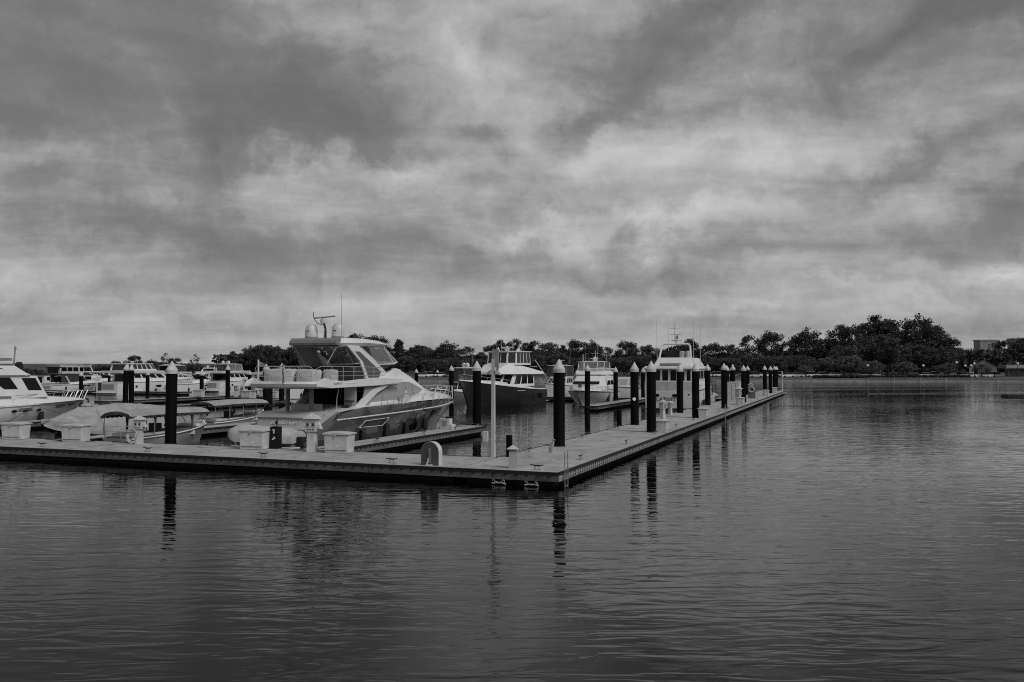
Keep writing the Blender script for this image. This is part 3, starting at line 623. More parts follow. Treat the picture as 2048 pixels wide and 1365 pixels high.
MB(YO).loft([[(u, -w, 3.5), (u, -w * .9, z), (u, w * .9, z), (u, w, 3.5)] for u, w, z in [(12.6, 1.7, 3.66), (14, 1.65, 3.95), (15.2, 1.45, 4.2), (16.4, 1.1, 4.1), (17.6, .6, 3.75)]]).build('helm_fairing', white, Y)
# railings of the flybridge
rl = MB(YO)
def rail(m, pts, r=.022): m.tube(pts, r, 6)
A_ = [(6.9, 1.9, 3.55), (6.65, 1.9, 4.18), (6.62, 1.8, 4.28), (6.62, -1.35, 4.28), (6.62, -1.5, 4.18), (6.62, -1.5, 3.55)]
rail(rl, A_); [rail(rl, [(6.63, 1.88, z), (6.63, -1.48, z)], .012) for z in (3.78, 4.02)]
for w in (1.0, .1, -.7): rail(rl, [(6.63, w, 3.5), (6.63, w, 4.28)], .016)
rail(rl, [(6.7, -1.7, 3.55), (6.7, -1.7, 4.15), (6.85, -1.85, 4.27), (9, -2.0, 4.28), (12.6, -1.98, 4.22)]); rail(rl, [(6.9, 1.9, 4.28), (12.6, 1.98, 4.22)])
for s in (-1, 1):
    for z in (3.8, 4.02): rail(rl, [(6.9, s * 1.93, z), (9, s * 2.0, z), (12.8, s * 1.97, z)], .014)
    for u in (7.6, 8.6, 9.6, 10.6, 11.6): rail(rl, [(u, s * 2.0, 3.55), (u, s * 2.0, 4.27)], .016)
rl.build('flybridge_rail', steel, Y)
def lump(x0, x1, y0, y1, z0, z1, name, m=canvas2, sag=.05):
    rows = []
    for i in range(9):
        f = i / 8; x = x0 + (x1 - x0) * f; e = .0 if 0 < i < 8 else .12
        rows.append([(x, y0 + e, z0)] + [(x, y0 + e + (y1 - y0 - 2 * e) * k / 8, z1 - e - sag * abs(sin(k * 2.1 + i)) - (.10 if k in (0, 8) else 0)) for k in range(9)] + [(x, y1 - e, z0)])
    return MB(YO).loft(rows).build(name, m, Y, smooth=60)
lump(7.0, 8.1, -.1, 1.75, 3.53, 4.17, 'seat_cover'); lump(7.0, 7.9, -1.3, -.2, 3.53, 4.15, 'seat_cover'); lump(7.6, 8.5, -1.85, -1.4, 3.53, 4.15, 'seat_cover')
MB(YO).box(10.6, 13.2, -1.45, 1.5, 3.54, 4.25).build('flybridge_furniture', mat('dark_upholstery', .02, .7), Y, bevel=.08)
MB(YO).loft([[(13.0, -.9, 4.2), (13.2, -.9, 4.5), (13.2, -.5, 4.55), (13.0, -.5, 4.2)], [(13.7, -.9, 4.2), (13.5, -.9, 4.5), (13.5, -.5, 4.55), (13.7, -.5, 4.2)]]).build('helm_seat', canvas2, Y)
# hardtop
HT = [(8.9, 1.35, 5.40, 5.60), (9.15, 1.55, 5.34, 5.74), (10.2, 1.62, 5.34, 5.80), (11.5, 1.62, 5.40, 5.80), (13, 1.55, 5.43, 5.74), (14.1, 1.35, 5.44, 5.64), (14.7, 1.0, 5.47, 5.55)]
MB(YO).loft([[(u, -w + .12, z0), (u, -w, z0 + (z1 - z0) * .4), (u, -w + .1, z1 - .03), (u, -w * .5, z1 + .01), (u, w * .5, z1 + .01), (u, w - .1, z1 - .03), (u, w, z0 + (z1 - z0) * .4), (u, w - .12, z0)] for u, w, z0, z1 in HT]).build('hardtop', white, Y, smooth=40)
m = MB(YO); m.loft([[(8.84, w, 5.37), (8.80, w, 5.5), (8.86, w, 5.64), (9.12, w * 1.04, 5.765), (9.2, w * 1.04, 5.4)] for w in (-1.45, -1.3, 1.3, 1.45)]); m.box(8.95, 9.3, -1.45, 1.45, 5.28, 5.335); m.build('hardtop_rear_panel', mat('hardtop_grey', .17, .5), Y)  # grey panel wrapped around the aft edge of the hardtop
for s, q in ((1, [(9.3, 5.36), (10.9, 5.40), (12.2, 4.0), (12.2, 3.6), (10.2, 3.6)]),):
    MB(YO).plate([(u, s * 1.5, z) for u, z in q], (0, -s * .12, 0)).build('hardtop_leg', mat('leg_grey', .14, .45), Y, bevel=.01)
for s in (-1, 1):
    MB(YO).plate([(u, s * 1.56, z) for u, z in [(9.7, 5.38), (10.8, 5.38), (12.2, 4.75), (13.7, 3.98), (13.4, 3.55), (11.6, 3.55), (10.9, 4.6)]], (0, -s * .10, 0)).build('hardtop_leg', white, Y, bevel=.01)
    MB(YO).plate([(u, s * 1.575, z) for u, z in [(10.4, 5.08), (10.85, 5.08), (13.1, 4.0), (12.9, 3.68), (11.8, 3.68), (11.2, 4.55)]], (0, -s * .012, 0)).build('leg_inlay', mat('inlay_grey', .09, .4), Y)
    MB(YO).tube([(9.0, s * -1.35, 5.3), (7.9, s * -1.5, 4.4)] if s == 1 else [(9.1, 1.3, 5.3), (9.9, 1.2, 4.3)], .03, 6).build('strut', stripe, Y)
# enclosure of the helm
lo = [(12.6, -1.5, 4.38), (14.9, -1.36, 4.45), (16.5, -.7, 4.55), (16.5, .7, 4.55), (14.9, 1.36, 4.45), (12.6, 1.5, 4.38)]
hi = [(11.9, -1.45, 5.42), (13.9, -1.28, 5.44), (14.7, -.75, 5.47), (14.7, .75, 5.47), (13.9, 1.28, 5.44), (11.9, 1.45, 5.42)]
MB(YO).add(lo + hi, [(i, i + 1, i + 7, i + 6) for i in range(5)]).build('clear_enclosure', vinyl, Y, smooth=0)
m = MB(YO); m.tube(lo, .04, 6); m.tube(hi, .03, 6)
for a_, b_ in zip(lo[1:5], hi[1:5]): m.tube([a_, b_], .03, 6)
m.tube([lo[1], hi[2]], .03, 6); m.build('enclosure_frame', white, Y)
dn = [(12.9, -1.48, 3.9), (14.6, -1.3, 4.0), (15.9, -.65, 4.15), (15.9, .65, 4.15), (14.6, 1.3, 4.0), (12.9, 1.48, 3.9)]
l2 = [(x, y * .98, z - .04) for x, y, z in lo]
MB(YO).add(dn + l2, [(i, i + 1, i + 7, i + 6) for i in range(5)]).build('windscreen', glass, Y, smooth=0)
# roof gear
for w in (1.24, -.44):
    d = MB(YO).lathe([(.33, 5.80), (.34, 5.9), (.335, 6.2), (.30, 6.4), (.2, 6.54), (.05, 6.59)], c=(10.5, w, 0), n=20).build('satellite_dome', offwhite, Y)
    MB(YO).lathe([(.30, 5.74), (.345, 5.83), (.345, 5.89)], c=(10.5, w, 0), n=20).build('dome_base', stripe, d)
    MB(YO).box(10.15, 10.17, w - .1, w + .06, 6.18, 6.21).build('dome_mark', ink, d)
m = MB(YO); m.tube([(10.5, .35, 5.8), (10.55, .38, 6.3), (10.45, .42, 6.62)], [.07, .055, .06], 8); m.build('radar_mast', black, Y)
m = MB(YO); m.lathe([(.17, 6.6), (.19, 6.7), (.17, 6.84), (.06, 6.88)], c=(10.45, .42, 0), n=14); m.build('radar_pedestal', offwhite, Y)
m = MB(YO); m.tube([(10.4, 1.02, 6.9), (10.45, .42, 6.93), (10.5, -.25, 6.98)], .045, 6); m.build('radar_scanner', alu, Y)
m = MB(YO); m.tube([(10.4, 1.05, 7.22), (10.4, 1.04, 6.92), (10.42, .8, 6.6), (10.45, .5, 6.52)], .02, 5); m.build('light_arm', black, Y)
m = MB(YO); m.tube([(10.2, -.85, 5.75), (10.2, -.85, 8.2)], [.014, .008], 5); m.tube([(10.2, .25, 5.8), (10.2, .25, 6.2)], .01, 5); m.build('antenna', alu, Y)
# bow rails, side rails
m = MB(YO)
def hd(u): return interp(ST, u, 2)
top = [(12.0, 2.42), (14.0, 2.52), (15.8, 2.62), (17.5, 2.86), (18.7, 2.92), (21, 3.0), (23.5, 3.0), (25.6, 2.95)]
for s in (-1, 1):
    m.tube([(u, s * max(hd(min(u, 25.4)) * .95, .12), z) for u, z in top[3:]], .024, 6); m.tube([(u, s * hd(u) * .97, z + .2) for u, z in top[:3]], .022, 6)
    m.tube([(17.5, s * hd(17.5) * .95, 2.86), (17.0, s * hd(17) * .95, 2.2)], .024, 6)
    for k, u in enumerate([18.6, 19.8, 21, 22.1, 23.1, 24.0, 24.8]): m.tube([(u, s * hd(u) * .94, 2.1), (u + .5, s * max(hd(min(u + .5, 25.4)) * .95, .12), 2.97)], .018 if k < 5 else .026, 6)
    m.tube([(18.3, s * hd(18.5) * .93, 2.55), (24.9, s * .35, 2.6)], .014, 5)
    for u in (12, 12.6, 13.3, 14, 14.7, 15.4): m.tube([(u, s * hd(u) * .96, 2.15), (u - .08, s * hd(u) * .97, 2.66)], .016, 5)
m.tube([(25.6, -.14, 2.95), (25.75, 0, 2.93), (25.6, .14, 2.95)], .024, 6)
m.build('bow_rail', mat('rail_metal', .42, .45, .3), Y)
m = MB(YO); m.box(24.7, 25.3, -.12, .12, 2.02, 2.2); m.tube([(25.2, 0, 2.1), (25.75, 0, 1.98), (25.8, 0, 1.7)], .05, 6); m.build('anchor', alu, Y)
m = MB(YO); m.box(14.5, 15.0, -2.3, -2.0, 2.2, 2.7); m.tube([(14.3, -2.3, 2.15), (14.9, -2.2, 2.9)], .06, 6); m.build('gangway', offwhite, Y)
def fender(x, y, z0, z1, r, par, m_=black, off=YO):
    f = MB(off); f.tube([(x, y, z0), (x, y, z0 + .08), (x, y, z1 - .08), (x, y, z1), (x, y, z1 + .05)], [r * .35, r, r, r * .35, .02], 10); f.tube([(x, y, z1), (x, y * .97, z1 + .7)], .012, 4); return f.build('fender', m_, par)
for u, z in ((9.9, .35), (14.6, .4), (17.4, .5), (12.3, .45)): fender(u, -(hside(u, .9) + .17), z, z + .75, .16, Y)
# covered tender on the platform
t = thing('tender', 'inflatable tender under a pale fitted cover on the swim platform of the big yacht', 'tender', P(4.6, 16.3), ROT)
rows = []
for i in range(15):
    f = i / 14; w = 2.42 - 4.0 * f; q = sin(pi * min(1, f * 1.6 + .06) / 2) if f < .6 else 1; q2 = max(.12, q) * (1 if f < .93 else .75)
    q2 = max(.45, min(1, .5 + f * 3.2)) * (1 if f < .9 else .8); zt = .80 + .72 * q2 * (1 - .25 * f); hw_ = .78 * q2
    if i in (0,): hw_ = .22; zt = 1.25
    cx = 5.5; zb = .66 if f > .2 else .66 + (.2 - f) * 1.9
    rows.append([(cx - hw_ * cos(a_) * (1 + .05 * sin(3 * i + 5 * a_)), w, zb + (zt - zb) * max(0, sin(a_)) ** .6 * (1 - .06 * abs(sin(i * 1.7 + a_ * 4)))) for a_ in [pi * k / 12 for k in range(13)]])
MB(YO).loft(rows).build('cover', canvas2, t, smooth=70)
MB(YO).loft([[(5.0, w, .5), (5.5, w, .48), (6.0, w, .5), (5.9, w, .7), (5.1, w, .7)] for w in (1.6, .5, -.6, -1.5)]).build('hull', mat('tender_hull', .14), t)
MB(YO).box(5.25, 5.6, -1.95, -1.6, .45, .95).build('outboard', black, t, bevel=.04)
# ensign
t = thing('ensign', 'furled striped flag hanging on a staff at the yacht stern', 'flag', P(4.6, 16.3), ROT)
MB(YO).tube([(6.0, -.38, 3.5), (5.8, -.38, 4.42)], .018, 6).build('staff', offwhite, t)
fm = bpy.data.materials.new('flag_cloth'); fm.use_nodes = True; tt = fm.node_tree; cc = N('ShaderNodeTexCoord', tt)
wv_ = N('ShaderNodeTexWave', tt); wv_.inputs['Scale'].default_value = 5.5; wv_.inputs['Distortion'].default_value = 1.5; Lk(mapping(cc.outputs['Object'], rot=(0, .5, .9), tree=tt), wv_.inputs[0], tt)
rr_ = N('ShaderNodeValToRGB', tt); Lk(wv_.outputs[0], rr_.inputs[0], tt); rr_.color_ramp.interpolation = 'CONSTANT'; rr_.color_ramp.elements[0].color = (.02, .02, .02, 1); rr_.color_ramp.elements[1].position = .55; rr_.color_ramp.elements[1].color = (.4, .4, .4, 1)
Lk(rr_.outputs[0], tt.nodes['Principled BSDF'].inputs['Base Color'], tt)
rows = [[(5.82 + .05 * cos(a_ + z * 6) + .02 * sin(9 * z), -.38 - .02 + (.07 + .10 * (4.35 - z)) * .6 * sin(a_ + z * 3) * (1.0 if z > 3.5 else .6), z) for a_ in [2 * pi * k / 8 for k in range(8)]] for z in [4.35 - .1 * i for i in range(11)]]
MB(YO).loft(rows).build('cloth', fm, t, smooth=70)
# mooring lines
def rope(a, b_, sag, lab, r=.018):
    a, b_ = Vector(a), Vector(b_); pts = [a.lerp(b_, i / 12) - Vector((0, 0, sag * 4 * (i / 12) * (1 - i / 12))) for i in range(13)]
    o = MB().tube(pts, r, 5).build('mooring_line', ink); tag(o, lab, 'rope', 'dark mooring lines')
rope(P(8.0, 14.1, 2.0), P(8.6, 12.3, DZ + .17), .1, 'mooring line from the big yacht stern quarter down to the finger pier')
rope(P(15.0, 13.8, 2.2), P(13.4, 12.3, DZ + .17), .2, 'mooring line from midships of the big yacht aft to a cleat')
rope(P(15.5, 13.8, 2.1), P(20.8, 12.4, DZ + .17), .25, 'mooring line from midships of the big yacht forward to the finger end')
rope(P(20.9, 12.5, .7), P(14.0 + 9, 15.0, 2.0), .1, 'mooring line from the bow of the big yacht to the finger tip')
# ================================================================ OTHER BOATS
RU, RV = ROT, ROT + pi / 2
def hull_parts(t, L, B, zs, zb, m, rake=.13, band=None, n=11, deck=white, bulw=0.0):
    rows = []; rail_p = []; D = []
    prm = []
    for i in range(n):
        f = i / (n - 1); g_ = max(0, (f - .42) / .58)
        hd_ = B / 2 * (1 - g_ ** 2.3 * .985) * (.90 + .10 * min(1, f / .25)); hw_ = hd_ * (.92 - .35 * g_)
        zd = zs + (zb - zs) * f ** 1.7; xd = L * f; xw = L * f * (1 - rake)
        prm.append((xd, xw, hd_, hw_, zd))
        half = [(xw, hw_ * .3, -.5), (xw, hw_ * .85, -.25), (xw, hw_, 0), (xw + (xd - xw) * .45, hw_ + (hd_ - hw_) * .55, zd * .45), (xw + (xd - xw) * .86, hw_ + (hd_ - hw_) * .96, zd * .86), (xd, hd_, zd)]
        rows.append(half + [(x, -y, z) for x, y, z in half[::-1]])
        D.append([(xd, -hd_ * .9, zd + .01), (xd, -hd_ * .86, zd + .06), (xd, hd_ * .86, zd + .06), (xd, hd_ * .9, zd + .01)])
    MB().loft(rows).build('hull', m, t); MB().loft(D).build('deck', deck, t)
    def side(x, z):
        f = min(1, max(0, x / L))
        for _ in range(4):
            zd = zs + (zb - zs) * f ** 1.7; q = min(1, z / zd); f = min(1, x / (L * (1 - rake * (1 - q))))
        g_ = max(0, (f - .42) / .58); hd_ = B / 2 * (1 - g_ ** 2.3 * .985) * (.90 + .10 * min(1, f / .25)); hw_ = hd_ * (.92 - .35 * g_)
        return hw_ + (hd_ - hw_) * (q / .45 * .55 if q < .45 else .55 + (q - .45) / .41 * .41 if q < .86 else .96 + (q - .86) / .14 * .04)
    def sheer(x): f = x / L; return zs + (zb - zs) * f ** 1.7
    m_ = MB()
    for s in (-1, 1): m_.tube([(L * f, s * (side(L * f, sheer(L * f) * .98) + .02), sheer(L * f) - .03) for f in [i / 14 for i in range(15)]], .045, 5)
    m_.build('rub_rail', band or stripe, t)
    return side, sheer
def strip(t, side, rows, m, name, off=.015, sides=(-1, 1)):
    for s in sides:
        MB().loft([[(x, s * (side(x, z0 + (z1 - z0) * k / 2) + off), z0 + (z1 - z0) * k / 2) for k in range(3)] for x, z0, z1 in rows], closed=False, cap=False).build(name, m, t)
def house(t, x0, x1, w0, w1, z0, z1, fs, as_, m=white, nose=.5, name='cabin', wins=(.1, .9, .35, .85), nwin=3, front=3, aft=True, wm_=glass, roofm=None, over=0.0):
    def ply(xa, xb, w, z): xm = xb - (xb - xa) * .12 - w * .3; return [(xa, -w, z), (xm, -w, z), (xb, -w * nose, z), (xb, w * nose, z), (xm, w, z), (xa, w, z)]
    A = ply(x0, x1, w0, z0); B_ = ply(x0 + as_, x1 - fs, w1, z1)
    h_ = MB().frus(A, B_).build(name, m, t, bevel=.03)
    def pane(k, s0, s1, t0, t1):
        a, b_, c_, d = map(Vector, (A[k], A[(k + 1) % 6], B_[(k + 1) % 6], B_[k])); nrm = (b_ - a).cross(d - a).normalized() * .012
        def q(s, t_): return a.lerp(b_, s).lerp(d.lerp(c_, s), t_) + nrm
        MB().quad(q(s0, t0), q(s1, t0), q(s1, t1), q(s0, t1)).build('window', wm_, h_, smooth=0)
    s0, s1, t0, t1 = wins
    for k in (0, 4):
        for i in range(nwin):
            d = (s1 - s0) / nwin; pane(k, s0 + d * i + .02, s0 + d * (i + 1) - .02, t0, t1)
    if front:
        pane(1, .08, .92, t0, t1); pane(3, .08, .92, t0, t1)
        for i in range(front): pane(2, .04 + .92 * i / front + .015, .04 + .92 * (i + 1) / front - .015, t0, t1)
    if aft: pane(5, .12, .88, .06, t1)
    if over:
        e = over; r_ = ply(x0 + as_ - e * 1.5, x1 - fs + e, w1 + e, z1 + .003); r2 = [(x, y, z + .1) for x, y, z in r_]
        MB().frus(r_, r2).build('roof', roofm or m, t, bevel=.03)
    return h_
def top(t, x0, x1, w, z, zl, m=white, th=.1, posts=2, aft_open=True, encl=None, camber=.06, name='hardtop'):
    MB().loft([[(x, -w + .03, z), (x, -w, z + th * .5), (x, -w * .6, z + th + camber * c_), (x, w * .6, z + th + camber * c_), (x, w, z + th * .5), (x, w - .03, z)] for x, c_ in [(x0, .2), (x0 + (x1 - x0) * .3, 1), (x0 + (x1 - x0) * .7, 1), (x1, .2)]]).build(name, m, t)
    p = MB()
    for i in range(posts):
        x = x0 + .15 + (x1 - x0 - .3) * i / max(1, posts - 1)
        for s in (-1, 1): p.tube([(x - .25, s * (w + .05), zl), (x, s * (w - .08), z)], .035, 5)
    p.build('post', steel if m is white else black, t)
    if encl:
        e = w - .06; lo_ = [(x0 + .1, -e, zl), (x1 + .35, -e, zl), (x1 + .6, -e * .5, zl), (x1 + .6, e * .5, zl), (x1 + .35, e, zl), (x0 + .1, e, zl)]
        hi_ = [(x0 + .15, -e, z), (x1 - .2, -e, z), (x1 - .05, -e * .5, z), (x1 - .05, e * .5, z), (x1 - .2, e, z), (x0 + .15, e, z)]
        MB().add(lo_ + hi_, [(i, i + 1, i + 7, i + 6) for i in range(5)]).build('enclosure', encl, t, smooth=0)
        f_ = MB(); [f_.tube([a, b_], .035, 5) for a, b_ in zip(lo_, hi_)]; f_.tube([Vector(lo_[0]).lerp(Vector(lo_[1]), .5), Vector(hi_[0]).lerp(Vector(hi_[1]), .5)], .03, 5); f_.build('enclosure_frame', m if encl is vinyl else dcanvas, t)
def rails(t, side, sheer, L, x0, x1, h_=.6, step=1.1, slope=.0, m=steel):
    r = MB(); n = int((x1 - x0) / step)
    for s in (-1, 1):
        r.tube([(x, s * max(side(x, sheer(x)) * .93, .05), sheer(x) + h_) for x in [x0 + (x1 - x0) * i / 10 for i in range(11)]], .02, 5)
        for i in range(n + 1):
            x = x0 + (x1 - x0) * i / n; y = s * max(side(x, sheer(x)) * .93, .05); r.tube([(x - slope, y, sheer(x)), (x, y, sheer(x) + h_)], .016, 4)
    r.build('rail', m, t)
def gear(t, x, z, domes=0, mast=0, ants=(), radar=True, w=.8):
    for i in range(domes):
        y = w * (i - (domes - 1) / 2) * 1.2; MB().lathe([(.26, 0), (.29, .12), (.28, .36), (.2, .52), (.04, .6)], c=(x, y, z), n=12).build('satellite_dome', offwhite, t)
    if mast:
        m_ = MB(); m_.tube([(x, .1, z), (x - .1, .1, z + mast)], [.06, .03], 6)
        m_.tube([(x, -.4, z + mast * .7), (x, .6, z + mast * .72)], .02, 4); m_.build('mast', offwhite, t)
    if radar: MB().tube([(x + .3, -.55, z + .35), (x + .3, .55, z + .35)], .05, 6).lathe([(.14, 0), (.14, .25), (.06, .33)], c=(x + .3, 0, z), n=10).build('radar', offwhite, t)
    if ants:
        a_ = MB(); [a_.tube([(x - .3 + q * .1, y, z - .1), (x - .5 + q * .1, y * 1.04, z + h_)], [.02, .008], 4) for q, (y, h_) in enumerate(ants)]; a_.build('antenna', offwhite, t)
def fenders(t, side, xs, zs=.3, s=-1):
    for x in xs: fender(x, s * (side(x, .7) + .14), zs, zs + .6, .13, t, off=(0, 0, 0))
def swim(t, B, z=.35, l=.9): MB().box(-l, .05, -B * .42, B * .42, z - .08, z).build('swim_platform', offwhite, t, bevel=.02)
def new(lab, cat, loc, rz, name='motor_boat', group=None): return thing(name, lab, cat, loc, rz, group)
def astern(t, B, zs):                                     # door and locker seams on a transom
    MB().box(-.03, -.004, -B * .30, B * .16, zs * .42, zs * .86).build('transom_panel', panel_m, t)
    MB().box(-.03, -.004, B * .2, B * .34, zs * .34, zs * .97).build('transom_door', ink, t)
def atw(px, py):                                          # where the water meets a hull seen at this photo pixel
    Yd = CAM_Z * F_PX / (py - 738); return at(px, Yd)
# ---- white yacht with lettering, stern to the camera, alongside the right arm
t = new('boxy white motor yacht seen from astern, dark letters on it, along the right arm', 'yacht', P(55.0, 6.85), RU, 'trawler_yacht')
L, B = 19, 5.1; side, sheer = hull_parts(t, L, B, 1.95, 2.9, white, .1, band=ink)
m = MB(); m.frus([(-.03, -2.25, .25), (.3, -2.25, .25), (.3, 2.25, .25), (-.03, 2.25, .25)], [(-.03, -2.32, 1.93), (.3, -2.32, 1.93), (.3, 2.32, 1.93), (-.03, 2.32, 1.93)]); m.build('transom', white, t)
text('RELATIVITY', .56, face((-.06, .35, 1.14), (0, -1, 0)), ink, t, 'name_lettering', sx=1.0)
for y in (-.75, 1.25): MB().box(-.06, -.035, y - .33, y + .33, 1.42, 1.68).build('portlight', glass, t)
for y in (-2.0, 2.0): MB().tube([(-.05, y, 1.65), (-.035, y, 1.65)], .09, 10).build('fairlead', ink, t)
MB().box(-.7, 0, -2.1, 2.1, .2, .3).build('swim_platform', ink, t)
m = MB(); m.box(.02, 1.2, -2.35, 2.35, 1.96, 2.9); m.box(.0, .01, -.02, .02, 2, 2.9); m.build('aft_bulwark', offwhite, t, bevel=.03)
h_ = MB().box(.15, 10.5, -2.3, 2.3, 2.902, 4.15).build('deckhouse', white, t)
ys = [-2.05, -1.5, -.85, -.15, .55, 1.2, 1.75, 2.2]
for a_, b_ in ((-2.2, -1.75), (-1.6, -.95), (-.8, -.15), (0, .65), (.8, 1.4), (1.55, 2.15)): MB().quad((.14, a_ + .04, 3.0), (.14, b_ - .04, 3.0), (.14, b_ - .04, 4.02), (.14, a_ + .04, 4.02)).build('window', glass, h_, smooth=0)
for s in (-1, 1):
    for k in range(5): MB().quad((.5 + 1.7 * k, s * 2.312, 3.15), (1.9 + 1.7 * k, s * 2.312, 3.15), (1.9 + 1.7 * k, s * 2.312, 3.95), (.5 + 1.7 * k, s * 2.312, 3.95)).build('window', glass, h_, smooth=0)
MB().frus([(-.2, -2.45, 4.152), (11.2, -2.45, 4.152), (11.2, 2.45, 4.152), (-.2, 2.45, 4.152)], [(-.1, -2.3, 4.42), (11, -2.3, 4.42), (11, 2.3, 4.42), (-.1, 2.3, 4.42)]).build('boat_deck', white, t, bevel=.04)
MB().frus([(2.2, -2.0, 4.422), (10, -2.0, 4.422), (10, 2.0, 4.422), (2.2, 2.0, 4.422)], [(3.0, -1.6, 5.3), (9, -1.6, 5.3), (9, 1.6, 5.3), (3.0, 1.6, 5.3)]).build('flybridge_coaming', white, t, bevel=.08)
MB().loft([[(.8, w, 4.42), (1.4, w, 4.42), (1.7, w, 4.62), (1.0, w, 4.75), (.7, w, 4.6)] for w in (-1.0, -.2, .8, 1.0)]).build('dinghy', stripe, t)
m = MB()
m.tube([(3.6, -1.62, 5.2), (4.2, -1.45, 6.5), (4.25, -1.2, 6.7), (4.25, 1.2, 6.7), (4.2, 1.45, 6.5), (3.6, 1.62, 5.2)], .1, 8); m.build('radar_arch', white, t)
MB().add([(5.6, -1.5, 5.3), (5.6, 1.5, 5.3), (5.2, 1.25, 6.0), (5.2, -1.25, 6.0)], [(0, 1, 2, 3)]).build('flybridge_windscreen', smoke, t, smooth=0)
for y in (-.55, -1.15): MB().lathe([(.26, 5.3), (.28, 5.7), (.26, 5.95), (.1, 6.0)], c=(4.7, y, 0), n=12).build('seat', offwhite, t)
gear(t, 4.3, 6.75, mast=2.2, ants=(), radar=True)
m = MB(); m.tube([(4.3, -.5, 7.7), (4.3, .55, 7.7)], .02, 4); m.box(4.2, 4.4, -.2, -.02, 7.2, 7.6); m.build('mast_fittings', stripe, t)
m = MB(); [m.tube([(x, y, 4.5), (x, y * 1.03, z)], [.03, .01], 5) for x, y, z in ((3, 1.7, 9.2), (6, 1.1, 9.6), (3, -1.95, 9.4), (6, -2.2, 9.2))]; m.build('antenna', offwhite, t)
rails(t, side, sheer, L, 11, 18.5, .7); fender(1.2, -2.65, .25, .95, .2, t, off=(0, 0, 0)); fender(5, -2.7, .3, 1.0, .2, t, off=(0, 0, 0))
# ---- dark hulled flybridge yacht, bow towards the camera
t = new('dark-hulled flybridge yacht with a glazed white upper deck, bow towards the camera, centre', 'yacht', (2.2, 104.5, 0), radians(-120.3), 'motor_yacht')
t.scale = (.84, 1, 1); L, B = 18.5, 5.3; side, sheer = hull_parts(t, L, B, 1.75, 2.95, darkhull, .12, band=white)
strip(t, side, [(1.5, .75, 1.25), (2.6, .7, 1.3), (3.2, .85, 1.2)], glass, 'hull_window'); strip(t, side, [(x, 1.62, 1.70) for x in (7, 8, 9)], offwhite, 'vent')
MB().loft([[(x, -w, sheer(x)), (x, -w * .9, sheer(x) + h_), (x, w * .9, sheer(x) + h_), (x, w, sheer(x))] for x, w, h_ in [(3, 2.3, .1), (9, 2.3, .35), (13, 1.8, .42), (17, .6, .15)]]).build('foredeck', white, t)
house(t, 3.2, 11.8, 2.15, 2.0, 2.15, 3.55, 1.6, 0, nose=.75, wins=(.12, .97, .2, .92), nwin=3, front=2)
MB().loft([[(x, -w, 3.56), (x, -w * q, z), (x, w * q, z), (x, w, 3.56)] for x, w, q, z in [(1.0, 2.4, .95, 3.8), (4.5, 2.45, .8, 4.3), (8.2, 2.4, .7, 4.75), (10.0, 2.3, .6, 4.6), (11.8, 1.9, .6, 3.8)]]).build('flybridge', white, t)
house(t, 3.9, 9.3, 1.95, 1.85, 4.6, 6.1, .35, .1, nose=.7, wins=(.04, .98, .16, .94), nwin=4, front=3, name='upper_cabin', wm_=smoke, over=.18)
gear(t, 6.5, 6.22, domes=1, ants=((-1.6, 2.4), (-.9, 2.6), (.6, 2.2), (1.6, 2.4), (1.9, 1.2))); m = MB()
for y in (-1.3, 1.5): m.plate([(6.0, y, 6.21), (7.2, y, 6.21), (6.4, y, 6.7)], (0, .08, 0))
m.tube([(6.6, -.8, 6.65), (6.6, .9, 6.65)], .07, 6); m.build('radar_mount', white, t)
m = MB(); [m.box(2.6 - .5 * k, 3.2 - .5 * k, 1.5, 2.2, 4.4 - .5 * k, 4.46 - .5 * k) for k in range(5)]; m.tube([(3.2, 2.2, 5.2), (.2, 2.3, 3.3), (-.4, 2.3, 2.4)], .05, 6); m.build('aft_stairs', white, t)
rails(t, side, sheer, L, 9, 18.2, .65, slope=.1); swim(t, B); rails(t, side, sheer, L, 0.2, 3, .5)
# ---- white flybridge cruiser, bow towards the camera, right of the big yacht
t = new('white flybridge cruiser bow on to the camera, right of the biggest piling', 'yacht', at(1205, 109), RU + pi + .06, 'motor_yacht')
L, B = 14.5, 4.9; side, sheer = hull_parts(t, L, B, 1.3, 1.75, white, .2, band=darkhull)
MB().loft([[(x, -w, sheer(x)), (x, -w * .8, sheer(x) + h_), (x, w * .8, sheer(x) + h_), (x, w, sheer(x))] for x, w, h_ in [(2, 2.2, .1), (7, 2.15, .85), (10, 1.9, .8), (13.5, .6, .25)]]).build('foredeck', white, t)
house(t, 2.5, 10.5, 2.1, 1.85, 1.7, 3.45, 3.0, 0, nose=.8, wins=(.2, .9, .3, .6), nwin=2, front=0)
strip(t, lambda x, z: 2.0 - .1 * z, [(4, 2.6, 3.2), (8, 2.5, 2.8)], glass, 'side_window')
MB().quad((9.45, -1.6, 2.38), (9.45, 1.6, 2.38), (8.95, 1.55, 2.68), (8.95, -1.55, 2.68)).build('front_window', glass, t, smooth=0)
MB().quad((9.75, -1.6, 2.2), (9.75, 1.6, 2.2), (9.6, 1.6, 2.3), (9.6, -1.6, 2.3)).build('front_window', glass, t, smooth=0)
MB().loft([[(x, -w, 3.45), (x, -w * .95, z), (x, w * .95, z), (x, w, 3.45)] for x, w, z in [(1.4, 2.0, 3.6), (4, 2.05, 3.9), (7.0, 1.9, 3.95), (7.8, 1.6, 3.5)]]).build('flybridge', white, t)
top(t, 3.2, 6.6, 1.65, 4.95, 3.9, encl=vinyl); gear(t, 4.6, 5.05, domes=1, mast=1.4, ants=((-1.2, 1.1), (.3, 2.3), (1.4, 1.6)))
m = MB(); m.tube([(2.0, -2.0, 3.9), (1.6, -2.2, 6.0)], .04, 5); m.build('outrigger', white, t)
